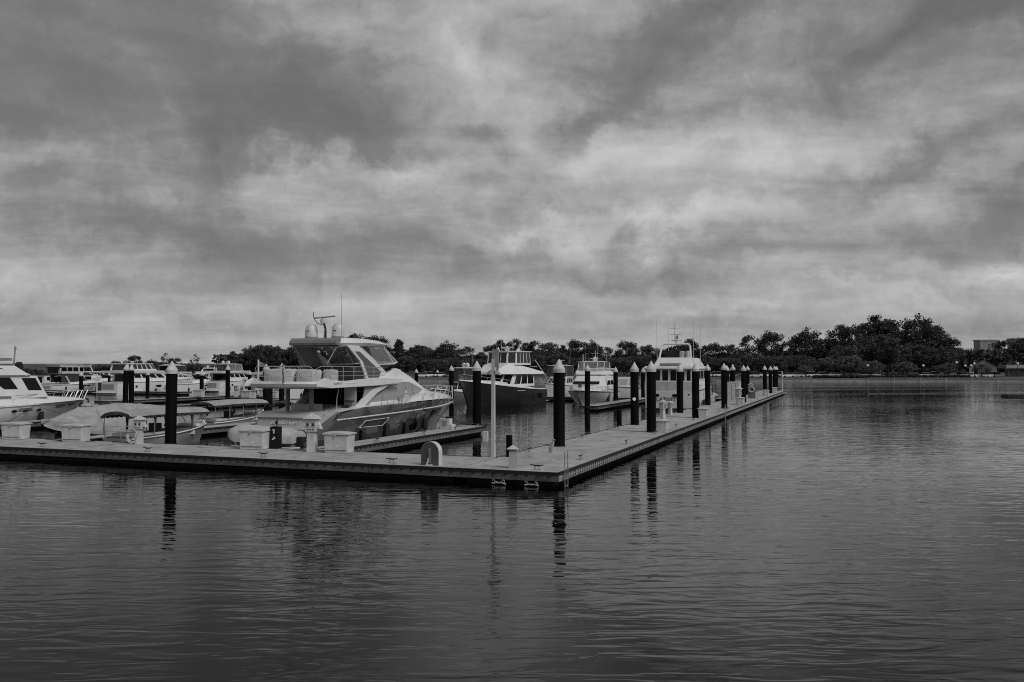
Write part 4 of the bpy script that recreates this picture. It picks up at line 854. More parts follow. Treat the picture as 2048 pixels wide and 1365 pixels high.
for z, s_ in ((4.05, 1), (3.75, -1)): MB().tube([(.4, -1.6, z), (.4, .2, z + .05), (.4, 1.6, z)], [.18, .24, .15], 10).build('inflatable_dinghy', offwhite, t) if s_ == 1 else None
rails(t, side, sheer, L, 5, 14.2, .6); swim(t, B); fenders(t, side, (3, 5, 7.5), s=1); fenders(t, side, (3.2, 5.5), s=-1)
MB().box(12.2, 12.6, -.2, .2, 2.1, 2.5).build('anchor_windlass', darkhull, t)
# ---- smaller boats of the middle distance
t = new('small pilothouse trawler with a dark canopy behind the bow of the big yacht', 'boat', at(972, 112), RU + pi - .4, 'fishing_boat')
L, B = 9.5, 3.3; side, sheer = hull_parts(t, L, B, 1.0, 1.75, stripe, .12, band=white)
house(t, 2.6, 5.8, 1.3, 1.2, 1.2, 2.5, .4, 0, wins=(.1, .9, .3, .9), nwin=2, over=.12); top(t, 2.4, 5.2, 1.25, 4.2, 2.6, m=white, encl=dcanvas); gear(t, 3.6, 4.35, domes=2, ants=((-1.0, 1.6), (.9, 1.9)), w=.5); rails(t, side, sheer, L, 4, 9.2, .55)
t = new('boat under a dark canvas enclosure, half hidden behind the biggest piling', 'boat', at(1135, 134), RU + pi, 'motor_yacht')
L, B = 11, 3.8; side, sheer = hull_parts(t, L, B, 1.5, 2.1, white, .14); house(t, 2, 8.0, 1.7, 1.5, 1.6, 2.9, 2, 0, nwin=3, over=.1); top(t, 1.5, 5.5, 1.5, 4.6, 3.0, m=white, encl=dcanvas); gear(t, 3, 5.1, ants=((1.2, 1.8),)); rails(t, side, sheer, L, 5, 12.5, .5)
t = new('white express boat with a steep grey windscreen cover, just left of the boxy white yacht', 'boat', at(1262, 122), RU + pi, 'motor_boat')
L, B = 11, 3.9; side, sheer = hull_parts(t, L, B, 1.4, 1.9, white, .14, band=ink); house(t, 2, 8.6, 1.7, 1.3, 1.6, 3.0, 3.6, 0, nose=.8, m=offwhite, nwin=2, front=2, wins=(.1, .8, .25, .8), wm_=panel_m); rails(t, side, sheer, L, 4, 10.5, .5); gear(t, 2.5, 3.1, ants=((.8, 1.5),), radar=False)
t = new('grey inflatable tender on a rack above the water, right of the white flybridge cruiser', 'tender', at(1218, 118, 3.6), RU + pi - .8, 'inflatable_boat')
m = MB(); m.tube([(0, -.7, 0), (2.4, -.7, .05), (3.2, 0, .18), (2.4, .7, .05), (0, .7, 0)], [.22, .24, .24, .24, .22], 8); m.build('tube', stripe, t); MB().box(0, 2.6, -.6, .6, -.15, 0).build('floor', offwhite, t); m = MB(); [m.tube([(x, y, -3.6), (x, y, -.1)], .06, 5) for x in (.3, 2) for y in (-.5, .5)]; m.build('rack', steel, t)
t = new('small open workboat between the boxy white yacht and the storage cabinet', 'boat', P(72, 6.2), RU, 'motor_boat')
L, B = 7, 2.6; side, sheer = hull_parts(t, L, B, .9, 1.2, white, .12); house(t, 2, 4.2, .8, .7, 1.0, 2.1, .5, 0, nwin=1, front=1); top(t, 1.2, 4, 1, 2.6, 1.1, m=dcanvas); MB().box(-.5, 0, -.3, .3, .1, 1.3).build('outboard', offwhite, t, bevel=.05)
# ---- electric canopy boats
def canopy_boat(lab, loc, rz, L=6.4, B=2.1, name_txt=None, sc=1.0):
    t = new(lab, 'boat', loc, rz, 'canopy_boat', 'electric launches with fringed canopies')
    side, sheer = hull_parts(t, L, B, .62, 1.05, mat('launch_hull', .26, .4), .08, band=white, deck=mat('launch_sole', .07, .7))
    MB().loft([[(x, -w, sheer(x) + .04), (x, -w * .8, sheer(x) + .2), (x, w * .8, sheer(x) + .2), (x, w, sheer(x) + .04)] for x, w in ((4.9, .75), (5.6, .5), (6.2, .15))]).build('foredeck', white, t)
    m = MB()
    for s in (-1, 1): m.box(1.0, 4.6, s * .55 if s > 0 else -.85, .85 if s > 0 else -.55, .55, .82)
    m.box(.4, 1.0, -.8, .8, .55, .85); m.build('seat', offwhite, t); MB().box(2.4, 2.7, -.3, .3, .6, 1.25).build('helm_console', black, t)
    rows = []
    n = 9
    for i in range(n):
        f = i / (n - 1); x = -.1 + 5.7 * f; zc = 1.98 + .06 * sin(pi * f)
        rows.append([(x, -1.02, zc - .26), (x, -.8, zc - .10), (x, -.4, zc - .01), (x, 0, zc + .02), (x, .4, zc - .01), (x, .8, zc - .10), (x, 1.02, zc - .26)])
    rows2 = [[(x, y * .985, z - .02) for x, y, z in r] for r in rows]
    MB().loft([r + q[::-1] for r, q in zip(rows, rows2)]).build('canopy', canvas, t, smooth=60)
    fr = MB()
    for s in (-1, 1):
        k = 0; x = -.1
        while x < 5.55:
            pts = [(x + .3 * j / 6, s * 1.03, 1.74 - .09 - .05 * sin(pi * j / 6)) for j in range(7)]
            fr.plate([(x, s * 1.03, 1.745)] + pts + [(x + .3, s * 1.03, 1.745)], (0, s * .008, 0)); x += .3
    for xe in (-.1, 5.6):
        for j in range(8):
            y0 = -1.02 + .255 * j; zc = 1.98 - .26 * (abs(y0 + .127) / 1.02) ** 2 - .02
            fr.plate([(xe, y0, zc), (xe, y0, zc - .1), (xe, y0 + .127, zc - .15), (xe, y0 + .255, zc - .1), (xe, y0 + .255, zc)], (.008, 0, 0))
    fr.build('fringe', dcanvas, t)
    for x in (.1, 1.5, 2.9, 4.3, 5.4):
        for s in (-1, 1): MB().tube([(x, s * min(.95, side(x, .6)), sheer(x)), (x, s * .98, 1.72)], .02, 5).build('canopy_post', alu, t)
    cu = MB()
    for x in (1.55, 4.25):
        for s in (-1, 1): cu.tube([(x, s * .96, 1.65), (x + .03, s * .94, 1.2), (x, s * .96, .95)], [.09, .04, .06], 6)
    cu.build('curtain', dcanvas, t)
    r = MB()
    for z in (1.0, 1.25): r.tube([(.1, -.9, z), (-.25, -.5, z), (-.25, .5, z), (.1, .9, z)], .015, 5)
    for y in (-.5, .5): r.tube([(-.25, y, .6), (-.25, y, 1.25)], .015, 5)
    r.build('stern_rail', steel, t)
    if name_txt:
        text(name_txt, .22, face((-.012, 0, .38), (0, -1, 0)), ink, t, 'name_lettering', shear=.3)
    return t
canopy_boat('fringed canopy launch with name lettering on its stern, nearest, beside the tall left piling', P(4.6, 25.1), RU, name_txt='SinaX')
canopy_boat('second fringed canopy launch, left of the big yacht, behind the finger pier', P(16.4, 30.1), RU)
canopy_boat('third fringed canopy launch, nearest the stern of the big yacht', P(19.2, 25.6), RU)
# ---- small open skiff + floating step between the launches and the yacht
t = new('low flat work raft floating left of the covered tender', 'raft', P(5.2, 19.2), RV, 'work_raft')
MB().frus([(-1, -.7, -.1), (1, -.7, -.1), (1, .7, -.1), (-1, .7, -.1)], [(-1.1, -.75, .16), (1.1, -.75, .16), (1.1, .75, .16), (-1.1, .75, .16)]).build('float', black, t); MB().box(-1.05, 1.05, -.7, .7, .162, .22).build('deck', canvas, t)
# ---- boat under a grey cover
t = new('boat wholly wrapped in a draped grey cover, between the dock boxes at left', 'boat', P(4.6, 30.4), RU, 'covered_boat')
MB().loft([[(x, -w * .7, -.3), (x, -w, .75), (x, w, .75), (x, w * .7, -.3)] for x, w in ((.9, .1), (2.2, .9), (4, 1.35), (9, 1.4))]).build('hull', darkhull, t)
rows = []
RG = [(0.0, .06, 1.18, 1.28, 1.1), (.7, .5, 1.05, 1.5, .75), (1.7, 1.0, .95, 1.82, .62), (2.6, 1.32, .85, 2.08, .5), (3.2, 1.45, .8, 2.10, .45), (4.2, 1.5, .75, 2.12, .45), (5.6, 1.5, .72, 2.18, .42), (7.0, 1.48, .7, 2.05, .42), (8.6, 1.42, .7, 1.85, .42)]
for i, (x, w, zs_, zr_, zb_) in enumerate(RG):
    d = .04 * sin(i * 2.4)
    prof = [(-w, zb_ + .08 * sin(i * 2.9)), (-w * 1.0, (zs_ + zb_) / 2 + .1), (-w * (.97 + d), zs_ + .38), (-w * .62, zs_ + (zr_ - zs_) * .72 + d), (-w * .3, zr_ - .08), (0, zr_)]
    rows.append([(x + (.10 * sin(k * 1.7 + i)), y, z) for k, (y, z) in enumerate(prof)] + [(x, -y, z) for y, z in prof[-2::-1]])
o = MB().loft(rows, closed=False, cap=False).build('cover', canvas, t, smooth=75); s_ = o.modifiers.new('sub', 'SUBSURF'); s_.levels = s_.render_levels = 3
tx = bpy.data.textures.new('folds', 'CLOUDS'); tx.noise_scale = .55; tx.noise_depth = 3; dm = o.modifiers.new('folds', 'DISPLACE'); dm.texture = tx; dm.strength = .16; dm.mid_level = .5
m = MB(); m.tube([(2.75, -1.44, .5), (2.75, -1.40, 1.2), (2.75, -.85, 1.9)], .015, 4); m.tube([(5.5, -1.53, .42), (5.6, -1.48, 1.15), (5.6, -.9, 1.95)], .012, 4); m.build('cover_seam', joint_m, t)
m = MB(); m.lathe([(.35, 0), (.33, .08), (.15, .16)], c=(2.9, 0, 2.06), n=12); m.build('vent_bulge', canvas, t)
# ---- white motor yacht at the left edge
t = new('white motor yacht with slanted dark windows, bow right, cut by the left edge', 'yacht', P(1.0, 46.3), RU, 'motor_yacht')
L, B = 20.6, 4.8; side, sheer = hull_parts(t, L, B, 1.45, 1.78, white, .13, band=white)
strip(t, side, [(10.5, 1.06, 1.34), (14, 1.14, 1.40), (17.5, 1.25, 1.5), (19.3, 1.42, 1.55)], stripe, 'hull_band')
for x in (12.9, 13.9, 15.2): 
    w = side(x, 1.22); MB().ball((x, -w - .02, 1.22), .24, .03, .09, 12, 6).build('porthole', glass, t)
MB().loft([[(x, -w, sheer(x) + .02), (x, -w * .8, sheer(x) + h_), (x, w * .8, sheer(x) + h_), (x, w, sheer(x) + .02)] for x, w, h_ in [(8, 2.15, .45), (13.5, 2.1, .6), (16, 1.8, .5), (18.6, 1.1, .28), (20, .4, .1)]]).build('foredeck', white, t)
def wedge(name, pts, w, m_, taper=.9):
    zlo = min(z for x, z in pts); zhi = max(z for x, z in pts)
    A = [(x, -w * (1 - (1 - taper) * (z - zlo) / (zhi - zlo)), z) for x, z in pts]; return MB().frus(A, [(x, -y, z) for x, y, z in A]).build(name, m_, t, bevel=.03)
wedge('deckhouse', [(3, 1.9), (15.9, 2.1), (15.6, 2.55), (15.0, 3.66), (3, 3.7)], 1.75, white, .92)
for s in (-1, 1):
    f_ = lambda z: s * (1.75 * (1 - .08 * (z - 1.9) / 1.8) + .014)
    for q in ([(9.5, 2.75), (13.45, 2.74), (12.85, 3.56), (9.5, 3.56)], [(14.25, 2.64), (15.35, 2.62), (14.85, 3.5), (13.75, 3.5)]):
        MB().add([(x, f_(z), z) for x, z in q], [(0, 1, 2, 3)]).build('window', glass, t, smooth=0)
wedge('flybridge', [(5, 3.7), (14.4, 3.70), (13.9, 3.95), (13.2, 4.38), (5, 4.4)], 1.8, white, .92)
for s in (-1, 1): MB().add([(x, s * (1.70 + .01), z) for x, z in [(9.5, 3.92), (12.5, 3.92), (12.2, 4.2), (9.5, 4.2)]], [(0, 1, 2, 3)]).build('wind_deflector', glass, t, smooth=0)
wedge('console', [(9.0, 2.3), (12.9, 2.25), (12.0, 2.95), (9.0, 3.2)], 2.0, white, .9); 
MB().loft([[(10, -1.5, 4.75), (10, 1.5, 4.75), (10, 1.5, 4.95), (10, -1.5, 4.95)], [(13.1, -1.5, 4.72), (13.1, 1.5, 4.72), (13.1, 1.5, 4.9), (13.1, -1.5, 4.9)]]).build('bimini', stripe, t)
m = MB(); m.tube([(13.7, -.9, 4.3), (13.8, -.9, 5.75)], .05, 6); m.tube([(13.8, -1.05, 5.6), (13.8, -.8, 5.6)], .03, 5); m.build('mast', stripe, t)
m = MB(); m.loft([[(13.9, w_, 3.9), (14.1, w_, 3.9), (14.25, w_, 4.3), (14.1, w_, 4.65), (13.9, w_, 4.5)] for w_ in (-1.2, -.7)]); m.build('furled_awning', black, t)
rails(t, side, sheer, L, 13, 20.4, .7, slope=.25); m = MB()
for x in (19.4, 19.8, 20.3):
    for s in (-1, 1): m.tube([(x - .25, s * .5, 1.8), (x + .15, s * .45, 2.5)], .035, 5)
m.build('pulpit', steel, t); m = MB(); m.tube([(20.1, 0, 1.9), (20.9, 0, 1.75), (20.95, 0, 1.5)], .07, 6); m.build('anchor', black, t); fender(15.6, -side(15.6, .7) - .15, .35, 1.1, .2, t, off=(0, 0, 0))
rope(P(15.5, 44.3, 1.6), P(12.0, 42.8, DZ), .1, 'mooring line running aft from the white yacht at the left edge'); rope(P(15.5, 44.3, 1.6), P(19.2, 43.2, DZ), .15, 'mooring line running forward from the white yacht at the left edge')
# ================================================================ THE FAR ROWS AT LEFT
FGp = 'white cruisers in the far rows'
def express(lab, loc, rz, L=12, B=3.8, arch_=True, cv=None, m=white, zs=1.2, zb=1.7):
    t = new(lab, 'boat', loc, rz, 'express_cruiser', FGp); side, sheer = hull_parts(t, L, B, zs, zb, m, .15, band=stripe)
    MB().loft([[(x, -w, sheer(x)), (x, -w * .75, sheer(x) + h_), (x, w * .75, sheer(x) + h_), (x, w, sheer(x))] for x, w, h_ in [(L * .3, B * .43, .45), (L * .55, B * .42, .62), (L * .75, B * .3, .42), (L * .95, B * .08, .08)]]).build('cabin_top', white, t)
    a0, a1 = L * .33, L * .58; z = sheer(a1) + .5
    MB().add([(a1 + .9, -B * .2, z), (a1 + .9, B * .2, z), (a1 + .2, B * .36, z), (a1 + .2, -B * .36, z), (a1, -B * .2, z + .85), (a1, B * .2, z + .85), (a1 - .8, B * .34, z + .8), (a1 - .8, -B * .34, z + .8)], [(0, 1, 5, 4), (1, 2, 6, 5), (0, 3, 7, 4)]).build('windscreen', glass, t, smooth=0)
    strip(t, side, [(L * .45, sheer(L * .45) * .62, sheer(L * .45) * .82), (L * .6, sheer(L * .6) * .64, sheer(L * .6) * .84), (L * .72, sheer(L * .7) * .74, sheer(L * .7) * .8)], glass, 'hull_window')
    if arch_:
        m_ = MB(); m_.tube([(a0 - .6, -B * .42, zs + .3), (a0 - 1.2, -B * .38, zs + 1.5), (a0 - 1.4, 0, zs + 1.75), (a0 - 1.2, B * .38, zs + 1.5), (a0 - .6, B * .42, zs + .3)], .14, 6); m_.build('radar_arch', white, t)
    if cv: top(t, a0 - 2.2, a1 - .6, B * .36, zs + 1.9, zs + .5, m=white if cv is vinyl else cv, encl=cv)
    astern(t, B, zs); rails(t, side, sheer, L, L * .6, L * .98, .5, 1.2); swim(t, B); fenders(t, side, (L * .2, L * .5)); return t
def fly_yacht(lab, loc, rz, L=16, B=4.8, zs=1.6, zb=2.3, up='hard', domes=0, ants=(), hb=True, wm_=glass, mast=0, topz=None):
    t = new(lab, 'yacht', loc, rz, 'motor_yacht', FGp); side, sheer = hull_parts(t, L, B, zs, zb, white, .14, band=stripe)
    h0 = zs + .1; h1 = h0 + 1.45
    MB().loft([[(x, -w, sheer(x)), (x, -w * .8, sheer(x) + h_), (x, w * .8, sheer(x) + h_), (x, w, sheer(x))] for x, w, h_ in [(L * .5, B * .42, .5), (L * .75, B * .32, .4), (L * .96, B * .06, .06)]]).build('foredeck', white, t)
    house(t, L * .16, L * .70, B * .42, B * .37, h0, h1, L * .13, 0, nose=.6, wins=(.06, .96, .42, .86), nwin=4, front=2, wm_=wm_)
    MB().loft([[(x, -w, h1 + .003), (x, -w * 1.02, h1 + .35), (x, w * 1.02, h1 + .35), (x, w, h1 + .003)] for x, w in [(L * .05, B * .42), (L * .3, B * .44), (L * .5, B * .40), (L * .57, B * .25)]]).build('flybridge', white, t)
    zt = topz or h1 + 1.75
    if up == 'hard': top(t, L * .18, L * .42, B * .33, zt, h1 + .3, encl=vinyl)
    elif up == 'pilot': house(t, L * .12, L * .48, B * .36, B * .33, h1 + .36, zt, L * .05, .2, nose=.7, wins=(.03, .98, .25, .9), nwin=5, front=3, name='upper_cabin', wm_=smoke, over=.15)
    elif up == 'arch': MB().tube([(L * .22, -B * .4, h1 + .3), (L * .17, -B * .34, zt), (L * .17, B * .34, zt), (L * .22, B * .4, h1 + .3)], .16, 6).build('radar_arch', white, t)
    elif up == 'canvas': top(t, L * .12, L * .42, B * .36, zt, h1 + .3, encl=dcanvas, camber=.2)
    gear(t, L * .26, zt + .1, domes=domes, mast=mast, ants=ants, w=1.0)
    if hb: strip(t, side, [(L * .18, zs * .55, zs * .74), (L * .45, zs * .56, zs * .76), (L * .62, zs * .66, zs * .78)], glass, 'hull_window')
    astern(t, B, zs); rails(t, side, sheer, L, L * .5, L * .98, .6, 1.5); swim(t, B); fenders(t, side, (L * .15, L * .4, L * .6)); return t
def headed(px, py, dv=0): return atw(px, py)
express('express cruiser with a dark canvas helm cover, beyond the left-edge yacht', headed(92, 784), RU, 13, 4, cv=dcanvas)
t = new('white square-sided houseboat with a flat dark-edged roof, far left', 'houseboat', headed(66, 777), RU + .1, 'houseboat')
L, B = 17, 5; side, sheer = hull_parts(t, L, B, .9, 1.0, white, .04); house(t, .8, 14.5, 2.3, 2.3, 1.0, 2.9, .1, 0, nose=.95, wins=(.04, .96, .35, .75), nwin=8, front=2, over=.3, roofm=dcanvas); house(t, 5.5, 12.5, 1.9, 1.9, 3.02, 5.0, .1, 0, nose=.95, wins=(.05, .95, .3, .75), nwin=3, front=1, name='upper_cabin', m=offwhite, over=.1); top(t, .2, 6, 2.1, 4.5, 3.0, m=dcanvas, posts=3)
express('low white express cruiser with a radar arch, right of the houseboat', headed(165, 774), RU, 12, 3.9, cv=None)
fly_yacht('white cruiser with an open arch between the houseboat and the pair of pilings', headed(160, 768), RU, 13, 4.2, up='arch')
fly_yacht('white yacht with a small hardtop just left of the pilothouse yacht', headed(222, 772), RU, 14, 4.4, up='hard', ants=((1, 1.5),))
express('white cruiser hull low on the water directly left of the pair of pilings', headed(200, 788), RU - .15, 9, 3.6, cv=None, arch_=False)
fly_yacht('long white pilothouse yacht with a glazed upper cabin, behind the tall left piling', headed(214, 790), RU, 19.5, 5.2, zs=1.95, zb=2.5, up='pilot', topz=4.95)
fly_yacht('white yacht with a dark canvas-screened flybridge just right of the tall left piling', headed(316, 776), RU, 16, 4.6, up='canvas', topz=4.85)
express('sleek white cruiser with an oval side window, right of the tall left piling', headed(335, 787), RU, 14, 4.2, cv=None, zs=1.5, zb=2.1)
fly_yacht('white yacht seen from its bow, left of the one with two domes', headed(428, 772), RU + pi + .3, 13, 4.6, up='arch', domes=1, topz=4.3)
fly_yacht('white flybridge yacht with two satellite domes on its arch, left of the big yacht', headed(420, 785), RU + .05, 17, 4.8, zs=1.9, zb=2.4, up='hard', domes=2, ants=((1, 1.8),), topz=4.95)
express('white boat with a dark side window seen beneath the flybridge overhang of the big yacht', headed(556, 801), RU, 12, 4, cv=None, zs=1.6, zb=2.0)
fly_yacht('white yacht half hidden behind the stern rail of the big yacht', headed(505, 784), RU, 15, 4.6, up='none', topz=3.6, domes=0)
express('small distant white cruiser between the houseboat and the white yacht at the edge', headed(25, 775), RU, 11, 3.6, cv=None)
fly_yacht('tiny distant white yacht beyond the pilothouse yacht at left', headed(262, 766), RU, 15, 4.6, up='arch', topz=5.2)
# ================================================================ THE FAR SHORE
SY = 263.0
mb = MB(); zt = .92
nx = 60
prof = [(0, zt), (4, zt + .05), (14, 1.5), (60, 2.2), (200, 4.0), (900, 10.0)]
mb.loft([[(-130 + 850 * i / nx, SY + .55 + y, z) for y, z in prof] for i in range(nx + 1)], closed=False, cap=False)
struct(mb.build('far_bank', grass_m, smooth=60))
# left bank runs back further
mb = MB(); mb.loft([[(-1100 + 980 * i / 30, 430 - 1.2 * i + y, z) for y, z in [(-3, -.5), (0, .8), (40, 2.5), (300, 8), (900, 12)]] for i in range(31)], closed=False, cap=False)
struct(mb.build('left_bank', grass_m, smooth=60))
# far wooded ridge at the left
def fbm(x): return sin(x * .013) * 1.6 + sin(x * .031 + 1) * 1.0 + sin(x * .083 + 2) * .6 + sin(x * .21) * .35
mb = MB(); rows = []
for i in range(181):
    x = -1300 + 1300 * i / 180; e = 7.4 + 1.1 * fbm(x); rows.append([(x, 860, -1), (x, 870 + 6 * sin(i * 1.3), e * .6), (x + 2 * sin(i), 905 + 8 * sin(i * .9), e + 1.3 * sin(i * 2.1)), (x, 1000, e * .7)])
mb.loft(rows, closed=False, cap=False); o = mb.build('wooded_ridge', mat('far_woods', .05, .95, var=.45, scale=.06, bump=.6), smooth=0); struct(o)
# sea wall
t = thing('sea_wall', 'long pale stone sea wall along the far shore', 'wall', (-60, SY, 0), 0)
m = MB(); m.box(-70, 520, 0, .5, -.6, zt); m.build('wall', stone_m, t); m = MB(); m.box(-70, 520, -.08, .56, zt + .002, zt + .12); m.build('coping', mat('coping_stone', .2, .8), t)
m = MB(); [m.box(x, x + .09, -.03, -.001, -.1, zt - .05) for x in range(-68, 520, 7)]; m.build('joint', stripe, t)
t = thing('shore_rail', 'thin white rail along the top of the sea wall on the right', 'railing', (110, SY - .5, 0), 0)
m = MB(); m.box(0, 260, -.04, .04, 1.30, 1.36); m.build('top_rail', offwhite, t); m = MB(); [m.box(x, x + .06, -.04, .04, .1, 1.3) for x in range(0, 260, 8)]; m.build('post', offwhite, t)
# ---- trees: eight crowns of leaf clumps, copied at different sizes
def crown_mesh(seed, kind, m):
    r = random.Random(seed); V = []; Fc = []
    shapes = dict(round=(4.9, 5.0, 8.8, 80, 1.5), tall=(4.0, 6.4, 8.2, 80, 1.35), open=(5.3, 5.0, 8.8, 58, 1.4), low=(6.0, 3.8, 7.2, 70, 1.5), cone=(3.6, 6.6, 7.8, 64, 1.1), sparse=(3.6, 5.2, 9.0, 26, .85))
    rx, rz, zc, nc, cr_ = shapes[kind]
    for k in range(nc):
        while True:
            x, y, z = (r.uniform(-1, 1) for _ in range(3)); d = x * x + y * y + z * z
            if .12 < d < 1: break
        if kind == 'cone': q = max(.12, 1 - (z + 1) / 2 * .85); x *= q; y *= q
        elif z < -.2: x *= 1.12; y *= 1.12
        c_ = Vector((x * rx, y * rx, zc + z * rz)); rr = cr_ * r.uniform(.6, 1.25)
        nl = int((105 if kind != 'sparse' else 42) * (rr / cr_) ** 2)
        for _ in range(nl):
            d = Vector((r.gauss(0, 1), r.gauss(0, 1), r.gauss(0, 1))).normalized() * rr * r.random() ** .45
            d.z *= .8; p = c_ + d
            a = Vector((r.gauss(0, 1), r.gauss(0, 1), r.gauss(0, 1))).normalized(); b_ = a.cross(Vector((r.gauss(0, 1), r.gauss(0, 1), r.gauss(0, 1)))).normalized()
            s = r.uniform(.14, .29); i = len(V); V += [p - a * s, p + b_ * s * .8, p + a * s, p - b_ * s * .8]; Fc.append((i, i + 1, i + 2, i + 3))
    me = bpy.data.meshes.new('crown'); me.from_pydata([tuple(v) for v in V], [], Fc); me.materials.append(m); return me
def trunk_mesh(seed, kind):
    r = random.Random(seed + 50); m = MB(); H = dict(low=7.5, sparse=13).get(kind, 11)
    lean = r.uniform(-.5, .5); m.tube([(0, 0, -1), (0, 0, .3), (lean * .3, .1, H * .4), (lean, 0, H * .8), (lean * 1.2, 0, H)], [.42, .34, .26, .14, .04], 7)
    for k in range(9 if kind != 'sparse' else 16):
        a = r.uniform(0, 2 * pi); z0 = H * r.uniform(.25, .75); l = r.uniform(2.2, 4.6) * (.8 if kind in ('cone', 'sparse') else 1)
        m.tube([(lean * z0 / H, 0, z0), (lean + cos(a) * l * .5, sin(a) * l * .5, z0 + l * .45), (lean + cos(a) * l, sin(a) * l, z0 + l * .95)], [.14, .09, .02], 5)
    return m.mesh('trunk', bark)
VAR = {}
for i, (kd, lm) in enumerate([('round', leaf_d), ('tall', leaf_d), ('open', leaf_d), ('cone', leaf_d), ('sparse', leaf_d), ('low', leaf_m), ('low', leaf_l), ('round', leaf_m), ('open', leaf_d), ('tall', leaf_m)]):
    VAR[i] = (crown_mesh(i * 7 + 3, kd, lm), trunk_mesh(i * 7 + 3, kd), {'round': 14.3, 'tall': 15.0, 'open': 14.2, 'low': 11.2, 'cone': 14.6, 'sparse': 14.2}[kd])
TG = 'trees on the far shore'
def tree(v, px, ytop, Yd, lab, wide=1.0, base=None, name='tree'):
    cm, tm, H0 = VAR[v]; p = at(px, Yd); zb_ = base if base is not None else 1.0 + (Yd - SY) * .022; zt_ = zat(ytop, Yd); s = (zt_ - zb_) / H0
    t = thing(name, lab, 'tree', (p.x, Yd, zb_), R.uniform(0, 6.28), TG); t.scale = (s * wide, s * wide, s)
    for nm, me in (('crown', cm), ('trunk', tm)):
        o = bpy.data.objects.new(nm, me); COL.objects.link(o); o.parent = t
KN = {0: 'dark round-crowned tree', 1: 'tall dark tree', 2: 'open-crowned dark tree', 3: 'pointed dark tree', 4: 'thin sparse-leaved tree', 5: 'low spreading tree', 6: 'low pale-leaved tree', 7: 'broad leafy tree', 8: 'ragged dark tree', 9: 'tall leafy tree'}
def row(items, Yd, where, wide=1.0, base=None):
    cnt = {}
    tot_ = {}
    for v, px, yt in items: tot_[v] = tot_.get(v, 0) + 1
    for v, px, yt in items:
        cnt[v] = cnt.get(v, 0) + 1; n = '' if tot_[v] == 1 else ', %s such from left' % LA[cnt[v] - 1]
        tree(v, px, yt, Yd + R.uniform(-7, 7), KN[v] + ' ' + where + n, wide * R.uniform(.95, 1.15), base)
row([(1, 468, 703), (0, 500, 692), (2, 530, 689), (8, 556, 702), (0, 588, 690), (1, 616, 694), (2, 645, 688), (7, 672, 694), (8, 690, 690)], 345, 'behind the big yacht stern and flybridge', 1.15, base=1.5)
row([(2, 722, 667), (8, 752, 672), (1, 770, 690)], 330, 'rising above the hardtop of the big yacht', 1.1)
row([(3, 797, 676), (1, 835, 690), (8, 857, 702), (0, 893, 682), (2, 930, 693), (1, 962, 705)], 318, 'between the big and the dark-hulled yacht', 1.1)
row([(8, 985, 690), (1, 1003, 680), (9, 1030, 677), (1, 1052, 685), (2, 1078, 681), (9, 1104, 684), (1, 1124, 690), (8, 1150, 680), (0, 1183, 680), (2, 1208, 694), (1, 1232, 706)], 322, 'behind the dark-hulled yacht and white cruiser', 1.0)
row([(8, 1253, 682), (2, 1278, 692), (1, 1300, 690), (8, 1325, 700), (0, 1350, 695), (1, 1378, 678), (2, 1405, 692), (8, 1428, 686), (2, 1455, 688), (1, 1478, 698)], 318, 'around the boxy white yacht', 1.1)
row([(2, 1508, 670), (8, 1542, 663), (2, 1572, 682), (0, 1615, 656), (8, 1650, 676), (1, 1680, 650), (2, 1712, 646), (1, 1756, 630), (8, 1775, 640), (9, 1798, 660)], 335, 'crowning the grove right of the dock end', .95)
row([(0, 1840, 629), (1, 1872, 652), (8, 1897, 676)], 322, 'at the high right shoulder of the grove', 1.05)
row([(7, 812, 712), (5, 870, 718), (7, 905, 715), (5, 945, 718), (7, 985, 712), (5, 1030, 716), (7, 1075, 708), (7, 1118, 706), (5, 1160, 716), (7, 1205, 712), (5, 1248, 714), (7, 1290, 712)], 296, 'low in front, left of the boxy yacht', 1.35)
row([(7, 1335, 716), (5, 1375, 714), (7, 1415, 712), (5, 1455, 716), (7, 1495, 710), (5, 1535, 712), (5, 1578, 712), (7, 1612, 710), (6, 1655, 716), (6, 1700, 712)], 296, 'low in front, behind the right dock arm', 1.4)
row([(7, 1688, 690), (7, 1735, 672), (9, 1775, 668), (7, 1805, 688), (9, 1850, 690), (7, 1890, 694)], 305, 'midway down the right grove', 1.3)
row([(6, 1610, 730), (6, 1745, 722), (6, 1812, 724), (6, 1895, 726), (6, 1962, 728)], 276, 'close to the sea wall on the right', 1.1)
row([(7, 1925, 702), (5, 1948, 700), (7, 1972, 698), (0, 1998, 700), (2, 2022, 680), (1, 2048, 676), (0, 2075, 672), (7, 1935, 712), (7, 2005, 706), (7, 2040, 704)], 372, 'at far right behind the gabled house', 1.3, base=1)
row([(8, 232, 722), (8, 268, 711), (0, 302, 719), (4, 334, 706), (8, 350, 716), (4, 388, 709), (5, 420, 732), (5, 452, 728)], 400, 'beyond the white cruisers at left', 1.15, base=1)
row([(5, 205, 730), (5, 250, 727), (5, 285, 727), (5, 320, 727), (5, 375, 729), (5, 405, 731), (5, 440, 730), (5, 160, 737), (5, 118, 741)], 410, 'in the low line behind the left marina', 1.6, base=1)
